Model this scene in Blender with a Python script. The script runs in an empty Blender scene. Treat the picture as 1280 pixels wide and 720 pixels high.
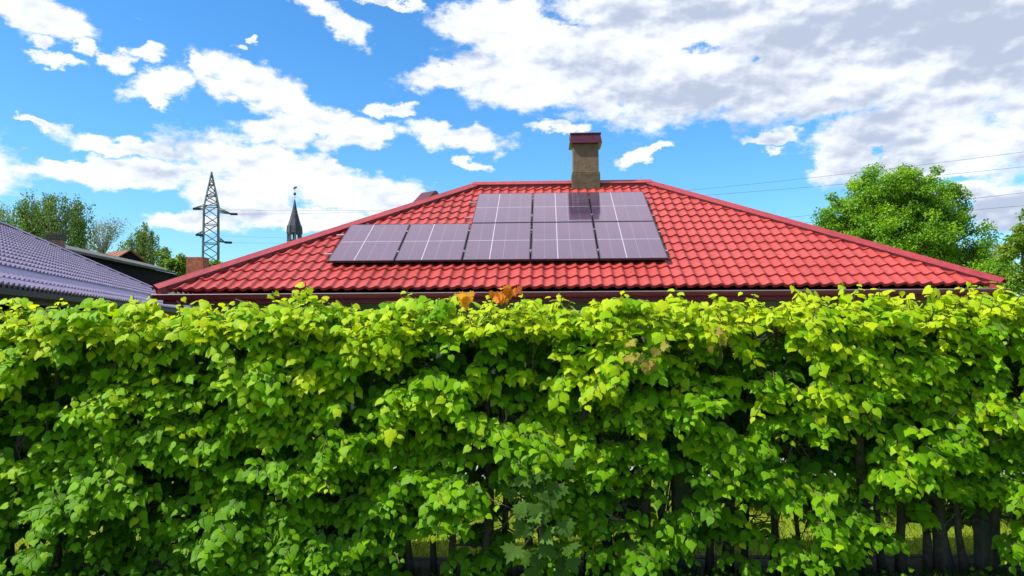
import bpy, bmesh, math, random
import numpy as np
from mathutils import Vector, Matrix
PI = math.pi
R = math.radians
rng = np.random.default_rng(7)
random.seed(7)
scn = bpy.context.scene
COL = scn.collection

# ------------------------------------------------------------------ camera
CAM = Vector((0, 0, 1.75)); PITCH = 0.0477; ROLL = -0.0053; F = 973.0
cd = bpy.data.cameras.new('camera'); cam = bpy.data.objects.new('camera', cd); COL.objects.link(cam)
cd.sensor_width = 36.0; cd.lens = 36.0 * F / 1280.0; cd.clip_start = 0.05; cd.clip_end = 6000
cam.matrix_world = Matrix.Translation(CAM) @ Matrix.Rotation(PI / 2 + PITCH, 4, 'X') @ Matrix.Rotation(ROLL, 4, 'Z')
scn.camera = cam

def ray(px, py):
    """world direction (y = 1) seen at a pixel of the 1280x720 photograph: used to survey where things stand"""
    a, b = px - 640.0, py - 360.0
    cr, sr = math.cos(ROLL), math.sin(ROLL)
    u = a * cr + b * sr; v = -a * sr + b * cr
    c, s = math.cos(PITCH), math.sin(PITCH)
    d = Vector((u / F, c + v / F * s, s - v / F * c))
    return d / d.y
def P(px, py, Y):
    return CAM + ray(px, py) * Y

# ------------------------------------------------------------------ object helpers
def tag(o, label=None, cat=None, group=None, kind=None):
    if label: o['label'] = label
    if cat: o['category'] = cat
    if group: o['group'] = group
    if kind: o['kind'] = kind
    return o
def empty(name, loc, label, cat, group=None, rz=0):
    o = bpy.data.objects.new(name, None); COL.objects.link(o)
    o.location = loc; o.rotation_euler = (0, 0, rz); o.empty_display_size = .1
    return tag(o, label, cat, group)
def link(name, me, mat, parent=None, world=True):
    """link a mesh whose coordinates are in world space; child coordinates are moved into the parent's frame"""
    if mat is not None and len(me.materials) == 0: me.materials.append(mat)
    o = bpy.data.objects.new(name, me); COL.objects.link(o)
    if parent is not None:
        o.parent = parent
        if world:
            bpy.context.view_layer.update()
            me.transform(parent.matrix_world.inverted())
    return o
def smooth(me, on=True):
    me.polygons.foreach_set('use_smooth', [on] * len(me.polygons)); me.update()
class MB:
    def __init__(s): s.v = []; s.f = []
    def add(s, vs, fs):
        n = len(s.v); s.v += [tuple(v) for v in vs]; s.f += [tuple(i + n for i in f) for f in fs]
    def box(s, c, d, M=None):
        x, y, z = d[0] / 2, d[1] / 2, d[2] / 2
        vs = [Vector((i * x, j * y, k * z)) + Vector(c) for k in (-1, 1) for j in (-1, 1) for i in (-1, 1)]
        if M: vs = [M @ v for v in vs]
        s.add(vs, [(0, 2, 3, 1), (4, 5, 7, 6), (0, 1, 5, 4), (2, 6, 7, 3), (0, 4, 6, 2), (1, 3, 7, 5)])
    def hexa(s, b, t):
        s.add(list(b) + list(t), [(3, 2, 1, 0), (4, 5, 6, 7), (0, 1, 5, 4), (1, 2, 6, 5), (2, 3, 7, 6), (3, 0, 4, 7)])
    def tube(s, pts, rad, n=6, cap=True):
        pts = [Vector(p) for p in pts]
        rs = rad if isinstance(rad, (list, tuple)) else [rad] * len(pts)
        rings = []
        for i, p in enumerate(pts):
            t = (pts[min(i + 1, len(pts) - 1)] - pts[max(i - 1, 0)]).normalized()
            a = t.cross(Vector((0, 0, 1)) if abs(t.z) < .9 else Vector((1, 0, 0))).normalized(); b = t.cross(a)
            rings.append([p + (a * math.cos(2 * PI * k / n) + b * math.sin(2 * PI * k / n)) * rs[i] for k in range(n)])
        vs = [v for r in rings for v in r]; fs = []
        for i in range(len(pts) - 1):
            for k in range(n):
                fs.append((i * n + k, i * n + (k + 1) % n, (i + 1) * n + (k + 1) % n, (i + 1) * n + k))
        if cap: fs += [tuple(range(n))[::-1], tuple((len(pts) - 1) * n + k for k in range(n))]
        s.add(vs, fs)
    def sweep(s, a, b, prof, up=Vector((0, 0, 1)), closed=False):
        """extrude a 2-D profile (side, up) from a to b"""
        a = Vector(a); b = Vector(b); t = (b - a).normalized(); sd = t.cross(up).normalized(); u = sd.cross(t)
        n = len(prof); vs = [a + sd * p[0] + u * p[1] for p in prof] + [b + sd * p[0] + u * p[1] for p in prof]
        fs = [(k, (k + 1) % n, n + (k + 1) % n, n + k) for k in range(n if closed else n - 1)]
        if closed: fs += [tuple(range(n))[::-1], tuple(range(n, 2 * n))]
        s.add(vs, fs)
    def mesh(s, name, sm=False):
        me = bpy.data.meshes.new(name); me.from_pydata(s.v, [], s.f); me.validate(); me.update()
        if sm: smooth(me)
        return me
    def build(s, name, mat, parent=None, sm=False, bevel=0):
        me = s.mesh(name, sm)
        bm = bmesh.new(); bm.from_mesh(me); bmesh.ops.recalc_face_normals(bm, faces=bm.faces)
        if bevel: bmesh.ops.bevel(bm, geom=list(bm.edges), offset=bevel, segments=2, affect='EDGES', profile=.5)
        bm.to_mesh(me); bm.free()
        return link(name, me, mat, parent)

# ------------------------------------------------------------------ materials
def nmat(name):
    m = bpy.data.materials.new(name); m.use_nodes = True; nt = m.node_tree
    b = nt.nodes['Principled BSDF']
    return m, nt, b
def N(nt, t, **k):
    n = nt.nodes.new(t)
    for a, v in k.items(): setattr(n, a, v)
    return n
def ramp(nt, stops, fac):
    r = N(nt, 'ShaderNodeValToRGB'); e = r.color_ramp.elements
    while len(e) < len(stops): e.new(.5)
    for i, (p, c) in enumerate(stops): e[i].position = p; e[i].color = (*c, 1)
    nt.links.new(fac, r.inputs[0]); return r.outputs[0]
def noise(nt, scale, detail=4, rough=.6, coord=None, kind='Object'):
    tc = N(nt, 'ShaderNodeTexCoord'); n = N(nt, 'ShaderNodeTexNoise')
    n.inputs['Scale'].default_value = scale; n.inputs['Detail'].default_value = detail; n.inputs['Roughness'].default_value = rough
    nt.links.new(coord or tc.outputs[kind], n.inputs['Vector']); return n.outputs[0]
def bump(nt, b, h, dist, st=1.0):
    bp = N(nt, 'ShaderNodeBump'); bp.inputs['Distance'].default_value = dist; bp.inputs['Strength'].default_value = st
    nt.links.new(h, bp.inputs['Height']); nt.links.new(bp.outputs[0], b.inputs['Normal'])
def simple(name, c1, c2, scale, rough=.6, metal=0, bmp=0, spec=.5, detail=5):
    m, nt, b = nmat(name); f = noise(nt, scale, detail)
    nt.links.new(ramp(nt, [(.32, c1), (.68, c2)], f), b.inputs['Base Color'])
    b.inputs['Roughness'].default_value = rough; b.inputs['Metallic'].default_value = metal
    b.inputs['Specular IOR Level'].default_value = spec
    if bmp: bump(nt, b, f, bmp)
    return m
def roof_mat(name, ca, cb, rough, coat=.0, grain=220):
    m, nt, b = nmat(name)
    f1 = noise(nt, 1.3, 4); f2 = noise(nt, grain, 2, .8); f3 = noise(nt, 14, 5, .7)
    c = ramp(nt, [(.3, ca), (.7, cb)], f1)
    mx = N(nt, 'ShaderNodeMix', data_type='RGBA', blend_type='MULTIPLY'); mx.inputs[0].default_value = 1
    g = ramp(nt, [(.35, (.74, .74, .74)), (.62, (1.1, 1.1, 1.1))], f2)
    g2 = ramp(nt, [(.32, (.76, .74, .72)), (.62, (1.06, 1.06, 1.06))], f3)
    mx2 = N(nt, 'ShaderNodeMix', data_type='RGBA', blend_type='MULTIPLY'); mx2.inputs[0].default_value = 1
    nt.links.new(c, mx.inputs[6]); nt.links.new(g, mx.inputs[7]); nt.links.new(mx.outputs[2], mx2.inputs[6]); nt.links.new(g2, mx2.inputs[7])
    tcs = N(nt, 'ShaderNodeTexCoord'); mps = N(nt, 'ShaderNodeMapping'); mps.inputs['Scale'].default_value = (9, .35, .35); nt.links.new(tcs.outputs['Object'], mps.inputs[0])
    f4 = noise(nt, 1.0, 4, .65, coord=mps.outputs[0]); mx3 = N(nt, 'ShaderNodeMix', data_type='RGBA', blend_type='MULTIPLY'); mx3.inputs[0].default_value = 1
    nt.links.new(mx2.outputs[2], mx3.inputs[6]); nt.links.new(ramp(nt, [(.3, (.80, .80, .80)), (.6, (1.04, 1.04, 1.04))], f4), mx3.inputs[7])
    nt.links.new(mx3.outputs[2], b.inputs['Base Color'])
    rr = N(nt, 'ShaderNodeMapRange'); rr.inputs[3].default_value = rough - .07; rr.inputs[4].default_value = rough + .12
    nt.links.new(f3, rr.inputs[0]); nt.links.new(rr.outputs[0], b.inputs['Roughness'])
    b.inputs['Specular IOR Level'].default_value = .5
    bump(nt, b, f2, .0012)
    return m
def leaf_mat(name, stops, trans=.45, rough=.42, tcol=(1.25, 1.25, .5), spec=.45, vein=True):
    m, nt, b = nmat(name)
    at = N(nt, 'ShaderNodeAttribute', attribute_name='tone')
    c = ramp(nt, stops, at.outputs['Fac'])
    b.inputs['Roughness'].default_value = rough; b.inputs['Specular IOR Level'].default_value = spec
    nt.links.new(c, b.inputs['Base Color'])
    tr = N(nt, 'ShaderNodeBsdfTranslucent'); mc = N(nt, 'ShaderNodeMix', data_type='RGBA', blend_type='MULTIPLY'); mc.inputs[0].default_value = 1
    mc.inputs[7].default_value = (*tcol, 1); nt.links.new(c, mc.inputs[6]); nt.links.new(mc.outputs[2], tr.inputs['Color'])
    if vein:
        f = noise(nt, 60, 2); bump(nt, b, f, .004)
    ms = N(nt, 'ShaderNodeMixShader'); ms.inputs[0].default_value = trans
    out = nt.nodes['Material Output']
    nt.links.new(b.outputs[0], ms.inputs[1]); nt.links.new(tr.outputs[0], ms.inputs[2]); nt.links.new(ms.outputs[0], out.inputs[0])
    return m
M = {}
M['red'] = roof_mat('red_metal_tile', (.36, .036, .028), (.44, .054, .042), .45)
M['redtrim'] = roof_mat('red_metal_trim', (.28, .024, .028), (.34, .032, .036), .42, grain=60)
M['gutter'] = simple('maroon_gutter', (.15, .006, .030), (.19, .009, .038), 3, .35)
M['lilac'] = roof_mat('lilac_grey_metal_tile', (.20, .17, .27), (.25, .21, .32), .45)
M['lilacflat'] = roof_mat('shaded_lilac_flat_metal', (.12, .11, .21), (.15, .13, .24), .5)  # roof lilac made darker: the flat strip's shading is in the colour
M['plaster'] = simple('grey_green_plaster', (.11, .135, .09), (.15, .175, .125), 3, .9, bmp=.004)
M['soffit'] = simple('maroon_boards', (.12, .006, .024), (.15, .009, .030), 6, .6)
M['chim'] = simple('tan_render', (.12, .078, .046), (.175, .12, .072), 7, .9, bmp=.012)
M['chimbase'] = simple('sooty_render', (.065, .05, .028), (.115, .085, .045), 9, .9, bmp=.012)
M['soot'] = simple('sooty_mossy_brick', (.02, .025, .018), (.06, .06, .04), 12, .95, bmp=.02)
M['cap'] = simple('wine_red_metal', (.06, .005, .013), (.085, .008, .02), 4, .4)
M['alu'] = simple('aluminium', (.55, .55, .56), (.65, .65, .66), 30, .35, metal=1)
M['blackframe'] = simple('black_anodised_frame', (.015, .016, .022), (.02, .021, .03), 30, .35)
M['white'] = simple('white_paint', (.72, .73, .74), (.8, .8, .8), 5, .5)
M['darkwood'] = simple('tarred_boards', (.006, .005, .010), (.012, .010, .018), 4, .9, spec=.1)
M['charcoal'] = simple('charcoal_fascia', (.012, .01, .016), (.02, .017, .026), 4, .6)
M['barnroof'] = simple('weathered_grey_felt', (.055, .055, .05), (.11, .105, .09), 2, .9)
M['rust'] = simple('rusty_sheet', (.17, .065, .035), (.26, .10, .055), 2.5, .8)
M['steel'] = simple('galvanised_steel', (.05, .075, .09), (.09, .12, .14), 1.0, .6)
M['slate'] = simple('dark_slate', (.018, .020, .034), (.035, .038, .058), .6, .7)
M['stone'] = simple('grey_stone', (.05, .055, .07), (.08, .085, .10), .5, .9)
M['wire'] = simple('dark_cable', (.03, .032, .035), (.05, .05, .055), 1, .6)
M['bark'] = simple('dark_linden_bark', (.030, .024, .017), (.07, .055, .04), 22, .95, bmp=.01)
M['twig'] = simple('green_brown_twig', (.045, .045, .014), (.08, .06, .022), 15, .8)
M['birchbark'] = simple('birch_bark', (.08, .07, .06), (.5, .48, .44), 5, .8)
M['concrete'] = simple('mossy_concrete', (.045, .06, .038), (.10, .115, .08), 9, .95, bmp=.01)
M['chain'] = simple('galvanised_wire', (.09, .095, .09), (.16, .16, .15), 10, .5, metal=.6)
M['curtain'] = simple('white_curtain', (.62, .64, .66), (.75, .76, .78), 2, .9)

def brick_mat(name, c1, c2, mortar, sc=1.0):
    m, nt, b = nmat(name); tc = N(nt, 'ShaderNodeTexCoord'); mp = N(nt, 'ShaderNodeMapping'); mp.inputs['Rotation'].default_value = (PI / 2, 0, 0)
    nt.links.new(tc.outputs['Object'], mp.inputs[0])
    bk = N(nt, 'ShaderNodeTexBrick'); bk.inputs['Color1'].default_value = (*c1, 1); bk.inputs['Color2'].default_value = (*c2, 1)
    bk.inputs['Mortar'].default_value = (*mortar, 1); bk.inputs['Scale'].default_value = sc; bk.inputs['Brick Width'].default_value = .26
    bk.inputs['Row Height'].default_value = .085; bk.inputs['Mortar Size'].default_value = .008
    nt.links.new(mp.outputs[0], bk.inputs[0])
    f = noise(nt, 7, 5); mx = N(nt, 'ShaderNodeMix', data_type='RGBA', blend_type='MULTIPLY'); mx.inputs[0].default_value = 1
    nt.links.new(bk.outputs[0], mx.inputs[6]); nt.links.new(ramp(nt, [(.35, (.55, .55, .5)), (.65, (1.1, 1.1, 1.1))], f), mx.inputs[7])
    nt.links.new(mx.outputs[2], b.inputs['Base Color']); b.inputs['Roughness'].default_value = .9
    bump(nt, b, bk.outputs['Fac'], -.01)
    return m
M['brickold'] = brick_mat('sooty_old_brick', (.22, .12, .055), (.30, .17, .085), (.20, .18, .13))
M['brickorange'] = brick_mat('orange_brick', (.40, .10, .045), (.46, .13, .06), (.42, .14, .08))

def glass_mat():
    m, nt, b = nmat('window_glass')
    b.inputs['Base Color'].default_value = (.02, .025, .03, 1); b.inputs['Roughness'].default_value = .04
    b.inputs['Specular IOR Level'].default_value = .8
    return m
M['glass'] = glass_mat()

def panel_mat():
    """solar cells under matt anti-glare glass; object coordinates: x across 0..1.134, y up the slope 0..1.66"""
    m, nt, b = nmat('solar_cells')
    tc = N(nt, 'ShaderNodeTexCoord'); sp = N(nt, 'ShaderNodeSeparateXYZ'); nt.links.new(tc.outputs['Object'], sp.inputs[0])
    def line(sock, pos, w):
        s1 = N(nt, 'ShaderNodeMath', operation='SUBTRACT'); s1.inputs[1].default_value = pos; nt.links.new(sock, s1.inputs[0])
        s2 = N(nt, 'ShaderNodeMath', operation='ABSOLUTE'); nt.links.new(s1.outputs[0], s2.inputs[0])
        s3 = N(nt, 'ShaderNodeMath', operation='LESS_THAN'); s3.inputs[1].default_value = w; nt.links.new(s2.outputs[0], s3.inputs[0])
        return s3.outputs[0]
    def mul(sock, k):
        q = N(nt, 'ShaderNodeMath', operation='MULTIPLY'); q.inputs[1].default_value = k; nt.links.new(sock, q.inputs[0]); return q.outputs[0]
    def mx(a, c):
        q = N(nt, 'ShaderNodeMath', operation='MAXIMUM'); nt.links.new(a, q.inputs[0]); nt.links.new(c, q.inputs[1]); return q.outputs[0]
    X, Y = sp.outputs[0], sp.outputs[1]
    ln = line(X, .44, .0065)
    for x, k in ((.22, .22), (.66, .3), (.88, .2)): ln = mx(ln, mul(line(X, x, .004), k))
    ln = mx(ln, mul(line(Y, .865, .009), .7))
    # fine bus bars
    wv = N(nt, 'ShaderNodeMath', operation='MULTIPLY'); wv.inputs[1].default_value = 1 / .0227; nt.links.new(X, wv.inputs[0])
    fr = N(nt, 'ShaderNodeMath', operation='FRACT'); nt.links.new(wv.outputs[0], fr.inputs[0])
    lt = N(nt, 'ShaderNodeMath', operation='LESS_THAN'); lt.inputs[1].default_value = .09; nt.links.new(fr.outputs[0], lt.inputs[0])
    ln = mx(ln, mul(lt.outputs[0], .06))
    c = N(nt, 'ShaderNodeMix', data_type='RGBA'); nt.links.new(ln, c.inputs[0])
    f = noise(nt, 1.7, 3)
    nt.links.new(ramp(nt, [(.3, (.045, .030, .065)), (.7, (.065, .036, .062))], f), c.inputs[6]); c.inputs[7].default_value = (.38, .36, .38, 1)
    nt.links.new(c.outputs[2], b.inputs['Base Color'])
    b.inputs['Roughness'].default_value = .14; b.inputs['Specular IOR Level'].default_value = .6
    b.inputs['Coat Weight'].default_value = 1.0; b.inputs['Coat Roughness'].default_value = .035
    b.inputs['Specular Tint'].default_value = (.92, .86, 1, 1)
    return m
M['pv'] = panel_mat()

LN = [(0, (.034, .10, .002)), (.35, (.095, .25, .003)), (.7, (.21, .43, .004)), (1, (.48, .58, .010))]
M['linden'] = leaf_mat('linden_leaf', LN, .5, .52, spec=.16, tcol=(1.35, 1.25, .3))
M['maple'] = leaf_mat('maple_leaf', [(0, (.040, .095, .010)), (1, (.08, .16, .02))], .35, .6, spec=.15)
M['maple_or'] = leaf_mat('orange_maple_leaf', [(0, (.50, .10, .03)), (.6, (.72, .26, .02)), (1, (.75, .40, .02))], .55, .6, spec=.15, tcol=(1.1, 1.1, .8))
M['maple_pk'] = leaf_mat('pinkish_maple_leaf', [(0, (.34, .20, .05)), (1, (.34, .36, .03))], .5, .55, spec=.2, tcol=(1.1, 1.1, .9))
M['crown'] = leaf_mat('broad_tree_leaf', [(0, (.045, .13, .005)), (.5, (.15, .32, .008)), (1, (.30, .48, .012))], .45, .5, vein=False)
M['birch'] = leaf_mat('birch_leaf', [(0, (.055, .13, .014)), (1, (.20, .30, .03))], .4, .5, vein=False)
M['pale'] = leaf_mat('pale_leaf', [(0, (.14, .16, .10)), (1, (.26, .28, .16))], .4, .6, vein=False)
M['shrub'] = leaf_mat('garden_shrub_leaf', [(0, (.06, .16, .01)), (1, (.24, .34, .02))], .5, .5, vein=False)
M['grass'] = leaf_mat('grass_blade', [(0, (.02, .05, .004)), (.25, (.18, .29, .01)), (.6, (.38, .48, .02)), (1, (.58, .50, .05))], .55, .6, vein=False)

# ------------------------------------------------------------------ foliage helpers
MID = [(0, 0), (0, .36), (0, .70), (0, 1.12)]
LFT = [(-.22, -.15), (-.49, .08), (-.49, .42), (-.23, .79)]
def linden_template():
    v = []; cup = .30
    for x, y in MID: v.append((x, y, .10 * y - .26 * y * y))
    for sgn in (1, -1):
        for x, y in LFT: v.append((x * sgn, y, .10 * abs(x) - .60 * x * x + .10 * y - .26 * y * y + (.03 if y > .6 else -.02)))
    f = []
    for o in (4, 8):
        q = [(0, o + 1, o), (0, 1, o + 2, o + 1), (1, 2, o + 3, o + 2), (2, 3, o + 3)]
        f += q if o == 4 else [t[::-1] for t in q]
    return np.array(v), f
def maple_template():
    out = [(-.05, -.02), (-.34, -.14), (-.30, .05), (-.62, .10), (-.50, .25), (-.72, .48), (-.46, .50), (-.44, .66), (-.22, .56), (-.26, .86), (-.12, .84), (0, 1.12)]
    out = out + [(-x, y) for x, y in out[-2::-1]]
    v = [(0, .30, 0)] + [(x, y, .16 * abs(x) - .15 * y * y) for x, y in out]
    n = len(out); f = [(0, i + 1, i + 2) for i in range(n - 1)] + [(0, n, 1)]
    return np.array(v), f
def quad_template():
    return np.array([(-.42, .3, .06), (0, 0, 0), (.42, .35, .06), (0, 1, -.12)]), [(0, 1, 2, 3)]
def blade_template():
    return np.array([(-.035, 0, 0), (.035, 0, 0), (.022, .6, .08), (0, 1, .25), (-.022, .6, .08)]), [(0, 1, 2, 3, 4)]
T_LIN, T_MAP, T_QUAD, T_BLADE = linden_template(), maple_template(), quad_template(), blade_template()
def unit(a): return a / np.maximum(np.linalg.norm(a, axis=1, keepdims=True), 1e-9)
def leaves(name, tpl, C, tip, nrm, size, tone, mat, parent=None, sm=True):
    tv, tf = tpl; n = len(C)
    tip = unit(np.asarray(tip, float)); nrm = np.asarray(nrm, float)
    side = unit(np.cross(tip, nrm)); nz = np.cross(side, tip)
    V = (C[:, None, :] + size[:, None, None] * (tv[None, :, 0:1] * side[:, None, :] + tv[None, :, 1:2] * tip[:, None, :] + tv[None, :, 2:3] * nz[:, None, :]))
    me = bpy.data.meshes.new(name); k = len(tv)
    me.vertices.add(n * k); me.vertices.foreach_set('co', V.reshape(-1).astype(np.float32))
    li = np.concatenate([np.array(f) for f in tf]); ls = np.array([len(f) for f in tf]); nl = len(li)
    me.loops.add(n * nl); me.loops.foreach_set('vertex_index', (li[None] + (np.arange(n) * k)[:, None]).reshape(-1).astype(np.int32))
    st = np.concatenate([[0], np.cumsum(ls)[:-1]])
    me.polygons.add(n * len(tf)); me.polygons.foreach_set('loop_start', (st[None] + (np.arange(n) * nl)[:, None]).reshape(-1).astype(np.int32))
    me.update(calc_edges=True)
    a = me.attributes.new('tone', 'FLOAT', 'POINT'); a.data.foreach_set('value', np.repeat(tone, k).astype(np.float32))
    smooth(me, sm); me.validate()
    return link(name, me, mat, parent)

# ------------------------------------------------------------------ profiled metal tile roofs
def tiled_slope(origin, u, t, nrm, W, V, s1, s2, wave, mod, amp, step, skew, per=10, v0=0.0, lip=.02):
    """profiled sheet on the plane (u along the eave, t up the slope): real waves and steps, cut along the hips"""
    nu = int(W / wave * per); us = np.linspace(0, W, nu + 1)
    ph = (us / wave) % 1.0; ph = np.where(ph < skew, ph / skew * .5, .5 + (ph - skew) / (1 - skew) * .5)
    w = amp * ((1 + np.cos(2 * PI * ph)) / 2) ** 1.35
    rows = []; v = v0
    rows.append((v0, -lip))
    while v < V - 1e-6:
        e = min(v + mod, V)
        rows += [(v, step), (v + .25 * (e - v), step * .72), (v + .6 * (e - v), step * .35), (e - .002, 0.0)]
        v = e
    verts = []; o = Vector(origin)
    A = np.array(o)[None, None] + us[None, :, None] * np.array(u)[None, None]
    vv = np.array([r[0] for r in rows]); hh = np.array([r[1] for r in rows])
    A = A + vv[:, None, None] * np.array(t)[None, None] + (hh[:, None] + w[None, :])[..., None] * np.array(nrm)[None, None]
    A = A.reshape(-1, 3); nc = nu + 1; fs = []
    for r in range(len(rows) - 1):
        a = r * nc; mid = (rows[r][0] + rows[r + 1][0]) / 2
        lo = s1 * mid / V; hi = W - (W - s2) * mid / V
        i0 = max(0, int((lo - .15) / W * nu)); i1 = min(nu, int((hi + .15) / W * nu) + 1)
        fs += [(a + i, a + i + 1, a + nc + i + 1, a + nc + i) for i in range(i0, i1)]
    me = bpy.data.meshes.new('roof_sheet'); me.from_pydata(A.tolist(), [], fs); me.update()
    bm = bmesh.new(); bm.from_mesh(me)
    bmesh.ops.delete(bm, geom=[q for q in bm.verts if not q.link_faces], context='VERTS')
    for pt, dr, flip in ((o, Vector(u) * s1 + Vector(t) * V, 1), (o + Vector(u) * W, Vector(u) * (s2 - W) + Vector(t) * V, -1)):
        pn = dr.cross(Vector(nrm)).normalized() * -flip      # points inside
        if pn.dot(o + Vector(u) * (s1 + s2) * .5 + Vector(t) * V * .3 - pt) > 0: pn = -pn
        bmesh.ops.bisect_plane(bm, geom=bm.verts[:] + bm.edges[:] + bm.faces[:], plane_co=pt - pn * .02, plane_no=pn, clear_outer=True)
    bm.to_mesh(me); bm.free()
    n = len(me.polygons); me.polygons.foreach_set('use_smooth', [True] * n)
    # steps stay crisp
    me.set_sharp_from_angle(angle=R(42)) if hasattr(me, 'set_sharp_from_angle') else None
    return me
def join_meshes(name, meshes):
    bm = bmesh.new()
    for m in meshes: bm.from_mesh(m)
    me = bpy.data.meshes.new(name); bm.to_mesh(me); bm.free()
    return me

def hip_house(root, C0, eave_dir, W, Dp, z, a, mats, wave, mod, amp, step, skew, over=.5, extra=None):
    """hip roof: C0 = front-left eave corner (xy), front eave along eave_dir, W long, Dp deep; returns geometry info"""
    u = Vector((eave_dir[0], eave_dir[1], 0)).normalized(); n = Vector((-u.y, u.x, 0))
    C = [Vector((C0[0], C0[1], z))]; C += [C[0] + u * W, C[0] + u * W + n * Dp, C[0] + n * Dp]
    run = Dp / 2 if Dp <= W else W / 2
    V = run / math.cos(a); h = run * math.tan(a)
    if Dp <= W: R1 = C[0] + u * run + n * run + Vector((0, 0, h)); R2 = C[1] - u * run + n * run + Vector((0, 0, h))
    else: R1 = C[0] + u * run + n * run + Vector((0, 0, h)); R2 = C[3] + u * run - n * run + Vector((0, 0, h))
    slopes = []
    for i in range(4):
        A, B = C[i], C[(i + 1) % 4]; L = (B - A).length; uu = (B - A).normalized(); nn = Vector((-uu.y, uu.x, 0))
        t = nn * math.cos(a) + Vector((0, 0, math.sin(a))); nr = uu.cross(t).normalized()
        slopes.append((A, uu, t, nr, L, V, run, L - run))
    return C, R1, R2, slopes, V, run, h, u, n

# ------------------------------------------------------------------ the red-roofed house
YAW = 0.0435; SL = 0.479
U = Vector((math.cos(YAW), -math.sin(YAW), 0)); NH = Vector((math.sin(YAW), math.cos(YAW), 0))
O = Vector((-5.5705, 12.2486, 1.75 + .572)); W = 12.915; V = 4.627 / math.cos(SL); RUN = V * math.cos(SL); DP = 2 * RUN
T = NH * math.cos(SL) + Vector((0, 0, math.sin(SL))); NR = U.cross(T).normalized()
house = empty('house', (O + U * W / 2 + NH * DP / 2) * 1.0, 'low pale house with a red metal tile hip roof right behind the hedge', 'house')
house.location.z = 0
C, R1, R2, slopes, _, _, _, _, _ = hip_house(None, (O.x, O.y), (U.x, U.y), W, DP, O.z, SL, None, .183, .35, .03, .02, .4)
sheets = []
for i, (A, uu, t, nr, L, VV, s1, s2) in enumerate(slopes):
    sheets.append(tiled_slope(A, uu, t, nr, L, VV, s1, s2, .183, .351, .036, .026, .42 if i != 0 else .30, per=12 if i == 0 else 6))
roof = link('roof', join_meshes('roof', sheets), M['red'], house)
# hip and ridge caps: folded metal strip, slightly proud of the waves
def cap(name, a, b, w, lift, drop, mat, parent, ends=.05):
    t = (b - a).normalized(); a = a - t * ends; b = b + t * ends
    prof = [(-w, lift - drop - .012), (-w, lift - drop), (-.028, lift - .004), (0, lift + .012), (.028, lift - .004), (w, lift - drop), (w, lift - drop - .012)]
    m = MB(); m.sweep(a, b, prof)
    m.sweep(a + t * .03, b - t * .03, [(-w * .72, lift - drop * .8 - .004), (w * .72, lift - drop * .8 - .004), (w * .72, -drop - .02), (-w * .72, -drop - .02)], closed=True)
    return m.build(name, mat, parent)
hd = .155 * math.tan(SL) * .72
for A, B in ((C[0], R1), (C[1], R2), (C[2], R2), (C[3], R1)):
    cap('hip_cap', A, B,   .15, .10, hd, M['redtrim'], roof, .04)
cap('ridge_cap', R1, R2, .17, .11, .17 * math.tan(SL) * .9, M['redtrim'], roof, .08)
# eaves: gutter, fascia, soffit
gm = MB(); fm = MB()
for i in range(4):
    A, B = C[i], C[(i + 1) % 4]; t = (B - A).normalized(); outw = t.cross(Vector((0, 0, 1)))
    g0 = A + outw * .03 + Vector((0, 0, -.075)) - t * .07; g1 = B + outw * .03 + Vector((0, 0, -.075)) + t * .07
    prof = [(.068 * math.cos(x), .068 * math.sin(x)) for x in [R(180 + k * 22.5) for k in range(9)]]
    prof = prof + [(.074, .004), (.080, 0), (.074, -.01)] + [(p[0] * 1.05, p[1] * 1.05) for p in prof[::-1]][1:]
    gm.sweep(g0, g1, prof, closed=True)
    q0 = A - outw * .06 + t * .06; q1 = B - outw * .06 - t * .06
    fm.sweep(q0, q1, [(.012, -.05), (.012, -.21), (-.012, -.21), (-.012, -.05)], closed=True)
gut = gm.build('gutter', M['gutter'], house, sm=False)
rm_ = MB()
for i in range(4):
    A, B = C[i], C[(i + 1) % 4]; t = (B - A).normalized(); outw = t.cross(Vector((0, 0, 1)))
    rm_.tube([A + outw * .112 + Vector((0, 0, -.070)) - t * .07, B + outw * .112 + Vector((0, 0, -.070)) + t * .07], .0075, 6)
rm_.build('gutter_rim', simple('grey_rim', (.20, .17, .17), (.27, .23, .23), 4, .5), gut)
fm.build('fascia', M['soffit'], house)
sf = MB(); ins = .07
cc = [C[0] + (U + NH) * ins, C[1] + (-U + NH) * ins, C[2] + (-U - NH) * ins, C[3] + (U - NH) * ins]
zf = O.z - .19
sf.hexa([Vector((q.x, q.y, zf - .02)) for q in cc], [Vector((q.x, q.y, zf)) for q in cc])
sf.build('soffit', M['soffit'], house)
WO = .52
wc = [C[0] + (U + NH) * WO, C[1] + (-U + NH) * WO, C[2] + (-U - NH) * WO, C[3] + (U - NH) * WO]
wm = MB(); wm.hexa([Vector((q.x, q.y, -.05)) for q in wc], [Vector((q.x, q.y, zf - .022)) for q in wc])
wm.build('wall', M['plaster'], house)
pl = MB(); wq = [q + d * .04 for q, d in zip(wc, (-U - NH, U - NH, U + NH, -U + NH))]
pl.hexa([Vector((q.x, q.y, -.06)) for q in wq], [Vector((q.x, q.y, .38)) for q in wq]); pl.build('plinth', M['concrete'], house)
def at_wall(s, z, out=0.0): return Vector((0, 0, z)) + Vector((wc[0].x, wc[0].y, 0)) + U * s - NH * out
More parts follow.
